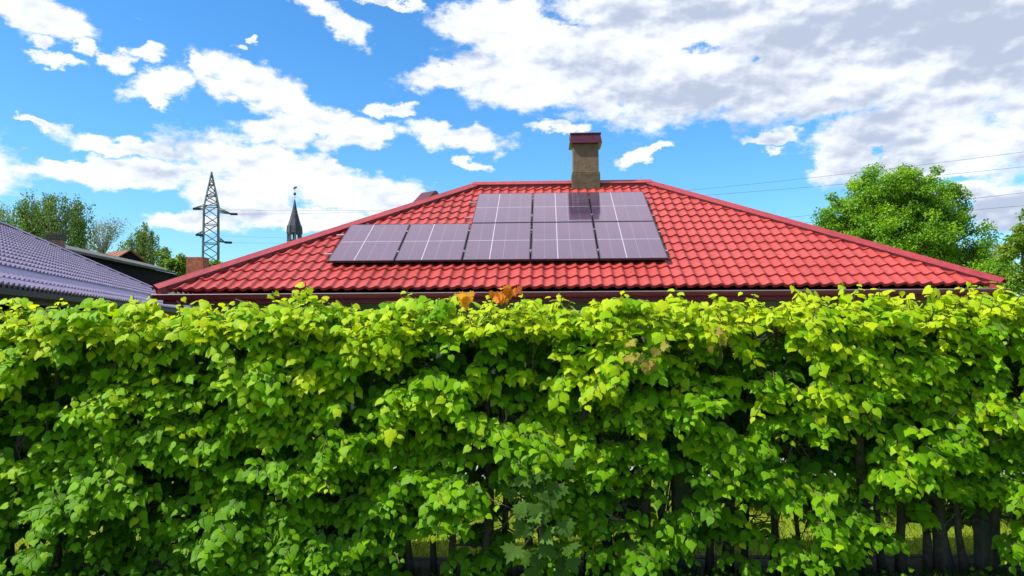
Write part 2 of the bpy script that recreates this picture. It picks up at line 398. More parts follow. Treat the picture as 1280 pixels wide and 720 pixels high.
for s, w_ in ((2.3, 1.3), (5.9, 1.2), (9.9, 1.3)):
    z0, z1 = .85, 1.98; fr = MB(); t_ = .075
    def bar(a, b, c, d, o0=.0, o1=.05):
        fr.hexa([at_wall(s + a, c, o1), at_wall(s + b, c, o1), at_wall(s + b, c, o0 - .03), at_wall(s + a, c, o0 - .03)], [at_wall(s + a, d, o1), at_wall(s + b, d, o1), at_wall(s + b, d, o0 - .03), at_wall(s + a, d, o0 - .03)])
    h_ = w_ / 2
    bar(-h_, -h_ + t_, z0, z1); bar(h_ - t_, h_, z0, z1); bar(-h_ + t_, h_ - t_, z0, z0 + t_); bar(-h_ + t_, h_ - t_, z1 - t_, z1); bar(-.035, .035, z0 + t_, z1 - t_)
    w = fr.build('window', M['white'], house)
    pn = MB(); pn.hexa([at_wall(s - h_ + t_, z0 + t_, .018), at_wall(s + h_ - t_, z0 + t_, .018), at_wall(s + h_ - t_, z0 + t_, .008), at_wall(s - h_ + t_, z0 + t_, .008)],
                       [at_wall(s - h_ + t_, z1 - t_, .018), at_wall(s + h_ - t_, z1 - t_, .018), at_wall(s + h_ - t_, z1 - t_, .008), at_wall(s - h_ + t_, z1 - t_, .008)])
    o_ = pn.build('pane', M['glass'], w); 
    si = MB(); a0 = at_wall(s, z0 - .03, .08); bm_ = [at_wall(s - h_ - .05, z0 - .045, .12), at_wall(s + h_ + .05, z0 - .045, .12), at_wall(s + h_ + .05, z0 - .045, -.02), at_wall(s - h_ - .05, z0 - .045, -.02)]
    si.hexa(bm_, [q + Vector((0, 0, .03)) for q in bm_]); si.build('sill', M['white'], w)
dpm = MB(); c0 = C[0] + U * .33 + Vector((0, 0, -.12))
dpm.tube([c0, c0 + Vector((0, 0, -.12)), c0 + NH * .40 + U * .15 + Vector((0, 0, -.40)), c0 + NH * .44 + U * .15 + Vector((0, 0, -2.1))], .05, 10)
dpm.build('downpipe', M['gutter'], house, sm=True)
# small ridge-end behind the left hip (rear dormer)
dm = MB(); dp0 = P(545, 238.5, 18.6); dd = Vector((-.85, .5, 0)).normalized()
for s in (1,):
    a = dp0; b = dp0 + dd * .40 + Vector((0, 0, -.02)); sd = Vector((.5, .85, 0)).normalized()
    dm.hexa([a - sd * .45 + Vector((0, 0, -.32)), b - sd * .45 + Vector((0, 0, -.32)), b + sd * .45 + Vector((0, 0, -.32)), a + sd * .45 + Vector((0, 0, -.32))], [a - sd * .04, b - sd * .04, b + sd * .04, a + sd * .04])
dm.build('dormer', M['cap'], house)
# chimney
chc = P(731, 226, (R1.y + R2.y) / 2 + .1)
ridge_at = R1 + (R2 - R1) * ((chc.x - R1.x) / (R2.x - R1.x)); chx = ridge_at
MX = Matrix.Translation(Vector((chx.x, chx.y, 0))) @ Matrix.Rotation(-YAW, 4, 'Z')
zr = ridge_at.z
chm = MB(); chm.box((0, 0, zr + .36), (.545, .50, 1.42), MX); chim = chm.build('chimney', M['chim'], house, bevel=.012)
cl = MB(); cl.box((0, 0, zr - .02), (.60, .555, .50), MX); cl.box((0, 0, zr + .245), (.575, .53, .04), MX); cl.build('chimney_base', M['chimbase'], chim, bevel=.012)
cp = MB(); zt = zr + .955
cp.hexa([MX @ Vector((x * .345, y * .33, zt - .10)) for x, y in ((-1, -1), (1, -1), (1, 1), (-1, 1))], [MX @ Vector((x * .31, y * .29, zt + .10)) for x, y in ((-1, -1), (1, -1), (1, 1), (-1, 1))])
cp.box((0, 0, zt + .112), (.66, .62, .028), MX)
cp.build('chimney_cap', M['cap'], chim, bevel=.006)

# ------------------------------------------------------------------ solar panels
RM = Matrix((( U.x, T.x, NR.x, 0), (U.y, T.y, NR.y, 0), (U.z, T.z, NR.z, 0), (0, 0, 0, 1)))
PW, PH = 1.103, 1.745; LIFT = .105
u0 = 2.48; vv0 = .85
def panel_mesh():
    g = MB(); g.box((PW / 2, PH / 2, .017), (PW - .030, PH - .030, .008)); ge = g.mesh('cell_glass')
    f = MB(); b = .016
    for c_, d_ in (((PW / 2, b / 2, 0), (PW, b, .036)), ((PW / 2, PH - b / 2, 0), (PW, b, .036)), ((b / 2, PH / 2, 0), (b, PH - 2 * b, .036)), ((PW - b / 2, PH / 2, 0), (b, PH - 2 * b, .036))):
        f.box((c_[0], c_[1], .004), d_)
    f.box((PW / 2, PH / 2, -.010), (PW - .034, PH - .034, .004))
    fe = f.mesh('panel_frame')
    return ge, fe
ge, fe = panel_mesh(); ge.materials.append(M['pv']); fe.materials.append(M['blackframe'])
GP = 'solar panels on the red roof'
pl_ = [(0, 0, 'solar panel at the far left end of the lower row, nearest the left hip'), (1, 0, 'second solar panel from the left in the lower row, bare tiles above it'),
       (2, 0, 'middle solar panel of the lower row, under the leftmost upper panel'), (3, 0, 'solar panel fourth from the left in the lower row of five'),
       (4, 0, 'solar panel at the right end of the lower row, nearest the open tiles'), (2, 1, 'solar panel at the left end of the upper row, beside bare tiles'),
       (3, 1, 'middle solar panel of the upper row, just below and left of the chimney'), (4, 1, 'solar panel at the right end of the upper row, nearest the right hip')]
for i, (k, r, lb) in enumerate(pl_):
    o = bpy.data.objects.new('solar_panel', None); COL.objects.link(o); tag(o, lb, 'solar panel', GP); o.empty_display_size = .1
    o.matrix_world = Matrix.Translation(O + U * (u0 + k * (PW + .020) + .01) + T * (vv0 + r * (PH + .028)) + NR * LIFT) @ RM
    for nme, me in (('glass_face', ge), ('frame', fe)):
        c = bpy.data.objects.new(nme, me); COL.objects.link(c); c.parent = o
    # clamps between neighbours
    if not (k == 4):
        for q in (.22, .78):
            cm = MB(); cm.box((PW + .010, PH * q, .022), (.034, .05, .008))
            cmo = bpy.data.objects.new('clamp', cm.mesh('clamp')); cmo.data.materials.append(M['alu']); COL.objects.link(cmo); cmo.parent = o
for r, a, b in ((0, 0, 5), (1, 2, 5)):
    for q, nm in ((.24, 'lower'), (.76, 'upper')):
        rm = MB(); vq = vv0 + r * (PH + .028) + PH * q
        p0 = O + U * (u0 + a * (PW + .02) - .16) + T * vq + NR * (LIFT - .035); p1 = O + U * (u0 + b * (PW + .02) + .05) + T * vq + NR * (LIFT - .035)
        rm.sweep(p0, p1, [(-.02, -.02), (.02, -.02), (.02, .018), (-.02, .018)], up=NR, closed=True)
        for k in range(int((b - a) * 1.6) + 1):
            qq = p0 + (p1 - p0) * (.04 + .92 * k / int((b - a) * 1.6)); rm.tube([qq - NR * .02, qq - NR * .10], .012, 6)
        o = rm.build('mounting_rail', M['alu']); tag(o, '%s aluminium rail under the %s row of solar panels, end sticking out' % (nm, ('lower', 'upper')[r]), 'mounting rail', 'mounting rails under the solar panels')

# ------------------------------------------------------------------ the lilac-roofed neighbour
ed = Vector((-.254, .967, 0)).normalized(); inn = Vector((-.967, -.254, 0)).normalized(); za = math.atan(.49)
E0 = Vector((-7.2, 11.0, 1.75 + .626)) - ed * 4.0; LW = 26.0; LD = 11.0
nb = empty('neighbour_house', (E0 + ed * LW / 2 + inn * LD / 2), 'dark house with a lilac-grey metal roof at the left edge', 'house'); nb.location.z = 0
LC, L1, L2, lsl, LV, lrun, lh, _, _ = hip_house(None, (E0.x, E0.y), (ed.x, ed.y), LW, LD, E0.z, za, None, .22, .35, .03, .02, .4)
sh = []
for i, (A, uu, t, nr, L, VV, s1, s2) in enumerate(lsl):
    if i == 0:
        k = 1 / math.cos(za); b0, b1 = .53 * k, .82 * k
        sh.append(tiled_slope(A, uu, t, nr, L, VV, s1, s2, .22, .34, .042, .045, .45, per=10, v0=b1 - .03))
        sh.append(tiled_slope(A - nr * .035, uu, t, nr, L, b0, s1 * b0 / VV, L - (L - s2) * b0 / VV, .22, .31, .045, .03, .45, per=8))
        st = MB(); e0 = A + t * (b0 - .05) - nr * .01 + uu * .5; e1 = A + t * (b1 + .03) + nr * .02 + uu * .8
        st.hexa([e0 - nr * .01, e0 + uu * (L - 1.1) - nr * .01, e1 + uu * (L - 1.8) - nr * .01, e1 - nr * .01], [e0 + nr * .02, e0 + uu * (L - 1.1) + nr * .02, e1 + uu * (L - 1.8) + nr * .02, e1 + nr * .02])
    else: sh.append(tiled_slope(A, uu, t, nr, L, VV, s1, s2, .22, .35, .03, .02, .4, per=5))
lr = link('roof', join_meshes('roof', sh), M['lilac'], nb)
st.build('flat_strip', M['lilacflat'], lr)
for A, B in ((LC[0], L1), (LC[1], L2), (LC[2], L2), (LC[3], L1), (L1, L2)): cap('hip_cap' if (A - LC[0]).length < .01 or True else 'ridge_cap', A, B, .13, .12, .06, M['lilac'], lr, .05)
em = MB(); wl = MB(); gl = MB()
for i in range(4):
    A, B = LC[i], LC[(i + 1) % 4]; t = (B - A).normalized(); ow = t.cross(Vector((0, 0, 1)))
    em.sweep(A - ow * .05 + t * .05, B - ow * .05 - t * .05, [(.015, -.03), (.015, -.26), (-.015, -.26), (-.015, -.03)], closed=True)
    gl.sweep(A + ow * .03 - t * .0, B + ow * .03, [(-.07, -.10), (-.06, -.16), (.03, -.19), (.07, -.15), (.08, -.09), (.085, -.09), (.078, -.16), (.03, -.20), (-.075, -.17)], closed=True)
em.build('fascia', M['charcoal'], nb); gl.build('gutter', M['charcoal'], nb)
lw = [LC[0] + (ed + inn) * .5, LC[1] + (-ed + inn) * .5, LC[2] + (-ed - inn) * .5, LC[3] + (ed - inn) * .5]
wl.hexa([Vector((q.x, q.y, -.05)) for q in lw], [Vector((q.x, q.y, E0.z - .1)) for q in lw]); wl.build('wall', M['darkwood'], nb)
cpt = P(70, 312, 28.2)
bc = MB(); MZ = Matrix.Translation(Vector((cpt.x, cpt.y, 0))) @ Matrix.Rotation(R(12), 4, 'Z')
bc.box((0, 0, cpt.z - .20), (.48, .46, 1.1), MZ); bco = bc.build('chimney', M['brickold'], nb, bevel=.01)
b2 = MB(); b2.box((0, 0, cpt.z + .44), (.55, .53, .18), MZ); b2.box((0, 0, cpt.z + .555), (.50, .48, .05), MZ); b2.build('chimney_cap', M['soot'], bco, bevel=.012)

# ------------------------------------------------------------------ dark barn, rusty shed, house with the orange chimney
bd = Vector((-.113, .994, 0)).normalized(); bi = Vector((-bd.y, bd.x, 0))
B0 = P(84, 311, 34.5); Lb = 24.0
barn = empty('barn', (B0.x - 3, B0.y + 12, 0), 'long barn with tarred black wall and grey roof edge, between the two houses', 'barn')
m = MB(); f0 = Vector((B0.x, B0.y, 0)) + bi * .35 + bd * .3; f1 = f0 + bd * (Lb - .6); g1 = f1 + bi * 4.4; g0 = f0 + bi * 4.4
up = lambda q, z: Vector((q.x, q.y, z))
m.hexa([f0, f1, g1, g0], [up(f0, B0.z - .08), up(f1, B0.z - .08), up(g1, B0.z + .9), up(g0, B0.z + .9)]); m.build('wall', M['darkwood'], barn)
m = MB(); r0 = up(B0, B0.z - .12); r1 = r0 + bd * Lb; q1 = r1 + bi * 5.2 + Vector((0, 0, 1.35)); q0 = r0 + bi * 5.2 + Vector((0, 0, 1.35)); dz = Vector((0, 0, .13))
m.hexa([r0, r1, q1, q0], [r0 + dz, r1 + dz, q1 + dz, q0 + dz]); m.build('roof', M['barnroof'], barn)

rs = P(163, 313.0, 62); rd = Vector((-.80, .6, 0)).normalized(); rp = Vector((.6, .80, 0)).normalized()
shed = empty('rusty_shed', (rs.x, rs.y, 0), 'small rusty brown gabled roof showing above the barn roof edge', 'shed')
m = MB(); hw = 1.5; Ls = 3.4; zz = rs.z
for sg in (-1, 1):
    a = up(rs, zz); b = a + rd * Ls; c = b + rp * sg * hw + Vector((0, 0, -1.0)); d = a + rp * sg * hw + Vector((0, 0, -1.0)); dz = Vector((0, 0, .06))
    m.hexa([a, b, c, d], [a + dz, b + dz, c + dz, d + dz])
    for k in range(5):
        s0 = a + rd * (Ls * k / 4) + dz; s1_ = d + rd * (Ls * k / 4) + dz; m.tube([s0, s1_], .06, 4)
m.build('roof', M['rust'], shed)
m = MB(); a = up(rs, 0) + rd * .15; b = a + rd * (Ls - .3)
m.hexa([a - rp * 1.3, b - rp * 1.3, b + rp * 1.3, a + rp * 1.3], [up(a - rp * 1.3, zz - .95), up(b - rp * 1.3, zz - .95), up(b + rp * 1.3, zz - .95), up(a + rp * 1.3, zz - .95)])
m.add([up(a - rp * 1.3, zz - .95), up(a + rp * 1.3, zz - .95), up(a, zz - .05)], [(0, 1, 2)]); m.build('wall', M['darkwood'], shed)

oc = P(247.5, 322, 40)
oh = empty('cottage', (oc.x - .5, oc.y + 2, 0), 'house behind the red roof, only its square orange brick chimney showing', 'house')
m = MB(); m.box((oc.x, oc.y, oc.z - 1.2), (.86, .8, 2.4)); m.build('chimney', M['brickorange'], oh, bevel=.01)
m = MB(); m.box((oc.x + 1.5, oc.y + 1.5, 1.25), (7, 6, 2.6)); m.build('wall', M['plaster'], oh)
m = MB(); cx, cy = oc.x + 1.5, oc.y + 1.5
m.hexa([Vector((cx - 3.8, cy - 3.3, 2.5)), Vector((cx + 3.8, cy - 3.3, 2.5)), Vector((cx + 3.8, cy + 3.3, 2.5)), Vector((cx - 3.8, cy + 3.3, 2.5))],
       [Vector((cx - 3.8, cy - .1, 3.9)), Vector((cx + 3.8, cy - .1, 3.9)), Vector((cx + 3.8, cy + .1, 3.9)), Vector((cx - 3.8, cy + .1, 3.9))]); m.build('roof', M['barnroof'], oh)

# ------------------------------------------------------------------ power pylon, cables
PD = 130.0; pc = P(263, 330, PD); ptop = P(263.5, 218, PD).z
pyl = empty('power_pylon', (pc.x, pc.y, 0), 'tall lattice steel power pylon with two cross-arms, left of the steeple', 'pylon')
z_a = P(263, 258, PD).z; z_b = P(263, 297, PD).z
PR = Matrix.Translation(Vector((pc.x, pc.y, 0))) @ Matrix.Rotation(R(24), 4, 'Z')
m = MB(); hw0, hw1 = 1.35, 1.12
def hwz(z): return hw1 + (hw0 - hw1) * (1 - z / z_a) if z < z_a else max(.10, hw1 * (1 - (z - z_a) / (ptop - z_a)))
def lv(z, k): 
    s = ((-1, -1), (1, -1), (1, 1), (-1, 1))[k % 4]; h_ = hwz(z); return PR @ Vector((s[0] * h_, s[1] * h_, z))
zs = list(np.linspace(0, z_a, 15)) + list(np.linspace(z_a, ptop, 7))[1:]
for k in range(4):
    m.tube([lv(0, k), lv(z_a, k), lv(ptop, k)], [.17, .15, .11], 5)
    for i in range(len(zs) - 1):
        m.tube([lv(zs[i], k), lv(zs[i + 1], k + 1)] if i % 2 else [lv(zs[i], k + 1), lv(zs[i + 1], k)], .075, 4)
        if i % 2 == 0: m.tube([lv(zs[i], k), lv(zs[i], k + 1)], .075, 4)
m.tube([Vector((pc.x, pc.y, ptop - .6)), Vector((pc.x, pc.y, ptop + .4))], .16, 6)
m.build('tower', M['steel'], pyl)
ends = []
def arm(zc, tipL, tipR):
    for tp in (tipL, tipR):
        m = MB(); tp = Vector(tp)
        loc = PR.inverted() @ tp; sx = 1 if loc.x > 0 else -1
        for sy in (-1, 1):
            lo = PR @ Vector((sx * hw1, sy * hw1, zc - .35)); hi = PR @ Vector((sx * hw1, sy * hw1, tp.z + .75)); lo.z = tp.z - .05 + .25 * (zc - tp.z)
            m.tube([lo, tp], .085, 4); m.tube([hi, tp + Vector((0, 0, .1))], .07, 4)
            for q in (.3, .6): m.tube([lo.lerp(tp, q), hi.lerp(tp, q + .1)], .045, 4)
        m.tube([(PR @ Vector((sx * hw1, -hw1, zc - .35))).lerp(tp, .4), (PR @ Vector((sx * hw1, hw1, zc - .35))).lerp(tp, .4)], .05, 4)
        m.build('cross_arm', M['steel'], pyl)
PT = {}
PT['aL'] = P(241.5, 261, PD - 1.5); PT['aR'] = P(288, 267.5, PD + 2); PT['bL'] = P(245, 293.5, PD - 1.5); PT['bR'] = P(281, 303, PD + 2)
arm(z_a, PT['aL'], PT['aR']); arm(z_b, PT['bL'], PT['bR'])
# next pylon of the line stands off to the right of the picture, nearer
Q0 = Vector((105, 66, 0))
specs = [('aR', P(288, 267.5, PD), (1279, 190), 'topmost'), ('aL', PT['aL'], (1279, 208.5), 'second highest'), ('bR', P(281, 303, PD), (1279, 241), 'third highest'), ('bL', PT['bL'], (1279, 257), 'lowest')]
for k, (nm, st_, (ex, ey), wd) in enumerate(specs):
    A = Vector(PT[nm]); dirv = (Q0 - Vector((pc.x, pc.y, 0))).normalized()
    ins = MB(); i0 = A; i1 = A + dirv * 1.5 + Vector((0, 0, -.12)); n_ = 9; pts = [i0.lerp(i1, j / (n_ * 2)) for j in range(n_ * 2 + 1)]
    ins.tube(pts, [.22 if j % 2 else .12 for j in range(n_ * 2 + 1)], 8); ins.build('insulator', M['slate'], pyl)
    # survey the wire where it leaves the picture: plane through A along dirv
    r_ = ray(ex, ey); 
    s_ = ((A.x - CAM.x) * dirv.y - (A.y - CAM.y) * dirv.x) / (r_.x * dirv.y - r_.y * dirv.x)
    E_ = CAM + r_ * s_
    L1_ = (Vector((E_.x, E_.y)) - Vector((i1.x, i1.y))).length; Lt = L1_ * 1.45
    sag = .00055
    slope = (E_.z - i1.z) / L1_ + 0
    pts = []
    for j in range(61):
        x = Lt * j / 60; z = i1.z + slope * x - sag * x * (L1_ - x)
        pts.append(Vector((i1.x + dirv.x * x, i1.y + dirv.y * x, z)))
    w_ = MB(); w_.tube(pts, .019, 5); o = w_.build('power_cable', M['wire'])
    tag(o, '%s of the four thin cables running right from the pylon' % wd, 'cable', 'power cables from the pylon')
bm_ = MB(); pts = [P(288, 267.5, PD)]
# ------------------------------------------------------------------ church steeple
SD = 300.0; sc = P(368, 300, SD); px = SD / F
stp = empty('church_steeple', (sc.x, sc.y, 0), 'distant dark pointed church steeple with ball and vane, showing over the left hip', 'steeple')
def ring(z, r, n=8, rot=PI / 8): return [Vector((sc.x + r * math.cos(2 * PI * k / n + rot), sc.y + r * math.sin(2 * PI * k / n + rot), z)) for k in range(n)]
def lathe(m, prof, n=8):
    vs = []; fs = []
    for z, r in prof: vs += ring(z, r, n)
    for i in range(len(prof) - 1):
        for k in range(n): fs.append((i * n + k, i * n + (k + 1) % n, (i + 1) * n + (k + 1) % n, (i + 1) * n + k))
    fs += [tuple(range(n))[::-1], tuple((len(prof) - 1) * n + k for k in range(n))]
    m.add(vs, fs)
zy = lambda y: P(368, y, SD).z
m = MB(); lathe(m, [(zy(291), 9.6 * px), (zy(290), 9.4 * px), (zy(283), 8.6 * px), (zy(279), 7.4 * px), (zy(272), 5.3 * px), (zy(262), 2.9 * px), (zy(248.5), .35 * px)])
m.build('spire', M['slate'], stp)
m = MB()
for k in range(8):
    a = 2 * PI * k / 8 + PI / 8; r_ = 7.9 * px; c_ = Vector((sc.x + r_ * math.cos(a), sc.y + r_ * math.sin(a), 0))
    m.box((c_.x, c_.y, (zy(291) + zy(302)) / 2), (.62, .62, zy(291) - zy(302)))
lathe(m, [(0, 9.4 * px), (zy(301), 9.0 * px), (zy(300.8), 9.6 * px), (zy(300), 9.6 * px)]); lathe(m, [(zy(292.6), 8.9 * px), (zy(291), 9.0 * px)])
m.build('belfry', M['stone'], stp)
for k in range(8):
    a = 2 * PI * k / 8 + PI / 8; r_ = 8.9 * px; b_ = Vector((sc.x + r_ * math.cos(a), sc.y + r_ * math.sin(a), zy(292)))
    m = MB(); m.tube([b_, b_ + Vector((0, 0, 1.6)), b_ + Vector((0, 0, 3.4))], [.35, .28, .04], 5); m.build('pinnacle', M['slate'], stp)
m = MB(); m.tube([Vector((sc.x, sc.y, zy(249))), Vector((sc.x, sc.y, zy(233)))], .07, 5); m.build('vane_rod', M['slate'], stp)
m = MB()
for i, (z, r_) in enumerate([(zy(242.3), .6)]):
    lathe(m, [(z - r_, .05), (z - r_ * .7, r_ * .7), (z, r_), (z + r_ * .7, r_ * .7), (z + r_, .05)])
m.build('ball', M['slate'], stp)
m = MB(); zv = zy(235); vs = [Vector((sc.x - .7, sc.y, zv - .55)), Vector((sc.x + .6, sc.y, zv - .1)), Vector((sc.x + 1.1, sc.y, zv + .5)), Vector((sc.x + .1, sc.y, zv + .6)), Vector((sc.x - .5, sc.y, zv + .15))]
m.add(vs + [v + Vector((0, .15, 0)) for v in vs], [(0, 1, 2, 3, 4), (9, 8, 7, 6, 5)] + [(i, (i + 1) % 5, 5 + (i + 1) % 5, 5 + i) for i in range(5)])
m.build('weather_vane', M['slate'], stp)

# ------------------------------------------------------------------ trees
def tree(name, label, cat, group, base, blobs, nleaf, size, mat, trunkmat, droop=0.0, tone=(.0, 1.0), trunk_r=.16, clump=.34, seed=1, nl=90, limb=True, shoots=0):
    """trunk and limbs reaching into clumps of small leaves; blobs = (centre, (rx,ry,rz), weight)"""
    g = np.random.default_rng(seed)
    root = empty(name, base, label, cat, group)
    tot = sum(b[2] for b in blobs); Cs = []; Tp = []; Nm = []; Tn = []; lm = MB()
    base = Vector(base); topz = max(b[0][2] for b in blobs)
    cxm = sum(b[0][0] * b[2] for b in blobs) / tot; cym = sum(b[0][1] * b[2] for b in blobs) / tot
    crown_base = min(b[0][2] - b[1][2] for b in blobs)
    spine = [base, Vector((base.x * .8 + cxm * .2, base.y * .8 + cym * .2, base.z * .6 + topz * .4)), Vector((cxm, cym, topz))]
    lm.tube(spine, [trunk_r, trunk_r * .7, trunk_r * .2], 8); trunk = lm.build('trunk', trunkmat, root, sm=True)
    br = MB()
    for c, r, wgt in blobs:
        c = np.array(c); r = np.array(r); ncl = max(4, int(nl * wgt / tot)); npl = int(nleaf * wgt / tot / ncl)
        for j in range(ncl):
            d = g.normal(size=3); d /= np.linalg.norm(d); rad = g.uniform(.35, 1) ** .55
            cc_ = c + r * d * rad
            cs = clump * g.uniform(.6, 1.35)
            if droop > 0:
                ln = g.uniform(.5, 1.4) * droop
                q = g.uniform(0, 1, npl); pts = cc_ + g.normal(size=(npl, 3)) * cs * np.array([.30, .30, .2]) + np.stack([q * 0, q * 0, -q * ln], 1)
                tip = np.stack([g.normal(0, .3, npl), g.normal(0, .3, npl), -np.ones(npl)], 1); nm_ = g.normal(size=(npl, 3))
            else:
                dd_ = g.normal(size=(npl, 3)); dd_ /= np.linalg.norm(dd_, axis=1, keepdims=True)
                pts = cc_ + dd_ * (g.uniform(0, 1, (npl, 1)) ** .5) * cs * np.array([1.15, 1.15, .75])
                tip = dd_ * .7 + g.normal(size=(npl, 3)) * .5 + np.array([0, 0, -.3]); nm_ = dd_ * .5 + np.array([0, 0, .8]) + g.normal(size=(npl, 3)) * .35
            Cs.append(pts); Tp.append(tip); Nm.append(nm_)
            Tn.append(np.clip(g.uniform(*tone) * .6 + g.uniform(*tone, npl) * .4, 0, 1))
            if limb and j % 2 == 0:
                zq = min(max(crown_base, cc_[2] - (cc_[2] - base.z) * g.uniform(.25, .5)), topz)
                tq = (zq - base.z) / max(topz - base.z, .1)
                s0 = spine[0].lerp(spine[1], tq / .4) if tq < .4 else spine[1].lerp(spine[2], (tq - .4) / .6)
                mid_ = s0.lerp(Vector(cc_), .5) + Vector((g.normal() * .12, g.normal() * .12, .15))
                br.tube([s0, mid_, Vector(cc_)], [trunk_r * .32, trunk_r * .2, trunk_r * .06], 4)
    if br.v: br.build('limbs', trunkmat, trunk)
    Cs, Tp, Nm, Tn = map(np.concatenate, (Cs, Tp, Nm, Tn)); n = len(Cs)
    leaves('crown', T_QUAD, Cs, Tp, Nm, size * g.uniform(.6, 1.3, n), Tn, mat, root, sm=False)
    return root
def pb(px, py, rx, ry, Y, w=1.0, dy=0.0, k=1.0):
    c = P(px, py, Y + dy); s = Y / F
    return ((c.x, c.y, c.z), (rx * s, max(rx, ry) * s * k, ry * s), w * rx * ry / 1000)
Yt = 35
tree('linden_tree', 'big round green broadleaf tree behind the right slope of the red roof', 'tree', None, (P(1125, 400, Yt).x, Yt, 0),
     [pb(1062, 262, 36, 42, Yt), pb(1095, 236, 30, 30, Yt, 1, 1), pb(1135, 232, 42, 28, Yt), pb(1125, 275, 60, 50, Yt, 1.1, .5), pb(1172, 262, 38, 40, Yt, 1, .3), pb(1190, 300, 46, 34, Yt), pb(1048, 284, 30, 34, Yt, .9), pb(1098, 300, 56, 40, Yt, 1.1, -1), pb(1150, 300, 50, 40, Yt, 1.0, -1), pb(1118, 250, 66, 40, Yt, .9), pb(1085, 262, 44, 40, Yt, .8), pb(1165, 275, 50, 44, Yt, .8), pb(1060, 300, 38, 34, Yt), pb(1130, 318, 95, 34, Yt, .9), pb(1215, 332, 36, 26, Yt)],
     100000, .105, M['crown'], M['bark'], seed=3, nl=560, clump=.38, trunk_r=.28)
tree('garden_tree', 'small yellow-green tree at the right edge, right of the big round tree', 'tree', None, (P(1290, 400, 22).x, 22, 0),
     [pb(1290, 285, 22, 30, 22), pb(1282, 325, 30, 32, 22), pb(1310, 300, 30, 45, 22), pb(1325, 350, 40, 40, 22)], 16000, .085, M['shrub'], M['bark'], seed=5, nl=90, clump=.22, trunk_r=.09)
tree('pale_tree', 'pale hazy bush between the big round tree and the right-edge tree', 'tree', None, (P(1246, 400, 48).x, 48, 0),
     [pb(1246, 318, 16, 18, 48), pb(1236, 340, 26, 20, 48)], 5000, .13, M['pale'], M['bark'], seed=6, nl=40, clump=.4, trunk_r=.1)
tree('bush_tree', 'dark green bush at the foot of the big round tree, by the red roof tip', 'tree', None, (P(1262, 400, 30).x, 30, 0),
     [pb(1235, 352, 36, 26, 30), pb(1270, 358, 30, 24, 30)], 9000, .10, M['crown'], M['bark'], seed=16, nl=60, clump=.4, trunk_r=.1)
Yb = 50
GB = 'birches beyond the barn'
tree('birch_tree', 'large weeping birch above the lilac roof, behind its brick chimney', 'tree', GB, (P(62, 400, Yb).x, Yb, 0),
     [pb(48, 250, 22, 16, Yb), pb(82, 252, 22, 14, Yb), pb(104, 262, 13, 22, Yb), pb(40, 272, 17, 20, Yb), pb(62, 280, 13, 20, Yb), pb(96, 285, 15, 20, Yb), pb(28, 256, 12, 18, Yb), pb(70, 265, 38, 24, Yb, .5)],
     16000, .11, M['birch'], M['birchbark'], droop=2.0, seed=8, nl=170, clump=.40, trunk_r=.17, tone=(0, .7))
tree('birch_tree', 'thin light birch cut off by the left edge, left of the large weeping birch', 'tree', GB, (P(0, 400, Yb + 3).x, Yb + 3, 0),
     [pb(2, 262, 16, 16, Yb + 3), pb(10, 282, 14, 14, Yb + 3), pb(-14, 270, 14, 22, Yb + 3)], 4500, .11, M['birch'], M['birchbark'], droop=1.8, seed=9, nl=60, clump=.36, trunk_r=.12, tone=(.4, 1))
tree('birch_tree', 'slender birch standing behind the rusty shed roof', 'tree', GB, (P(176, 400, 66).x, 66, 0),
     [pb(180, 284, 9, 12, 66), pb(174, 300, 15, 16, 66), pb(184, 318, 16, 14, 66), pb(160, 312, 14, 16, 66), pb(192, 296, 7, 12, 66)], 8500, .13, M['birch'], M['birchbark'], droop=1.9, seed=10, nl=100, clump=.40, trunk_r=.13, tone=(.2, .9))
tree('bare_tree', 'sparse pale tree in early leaf between the two birches', 'tree', None, (P(132, 400, 70).x, 70, 0),
     [pb(128, 292, 16, 16, 70), pb(142, 286, 12, 14, 70), pb(120, 305, 14, 14, 70)], 3000, .12, M['pale'], M['birchbark'], seed=11, nl=120, clump=.7, trunk_r=.12)
tree('distant_tree', 'small hazy grey-green tree right of the slender birch', 'tree', None, (P(204, 400, 90).x, 90, 0),
     [pb(203, 322, 9, 12, 90), pb(212, 330, 8, 6, 90)], 2500, .2, M['birch'], M['birchbark'], seed=12, nl=40, clump=.5, trunk_r=.1)
tree('bush', 'bright green bush just left of the orange brick chimney', 'bush', None, (P(222, 400, 44).x, 44, 0),
     [pb(214, 330, 6, 6, 44), pb(229, 334, 8, 10, 44), pb(228, 324, 3, 5, 44)], 2600, .13, M['shrub'], M['bark'], seed=13, nl=26, clump=.22, trunk_r=.06)
tree('bush', 'small green bush at the foot of the pylon, right of the orange chimney', 'bush', None, (P(268, 400, 46).x, 46, 0),
     [pb(268, 333, 9, 6, 46)], 1500, .13, M['shrub'], M['bark'], seed=14, nl=16, clump=.22, trunk_r=.06)

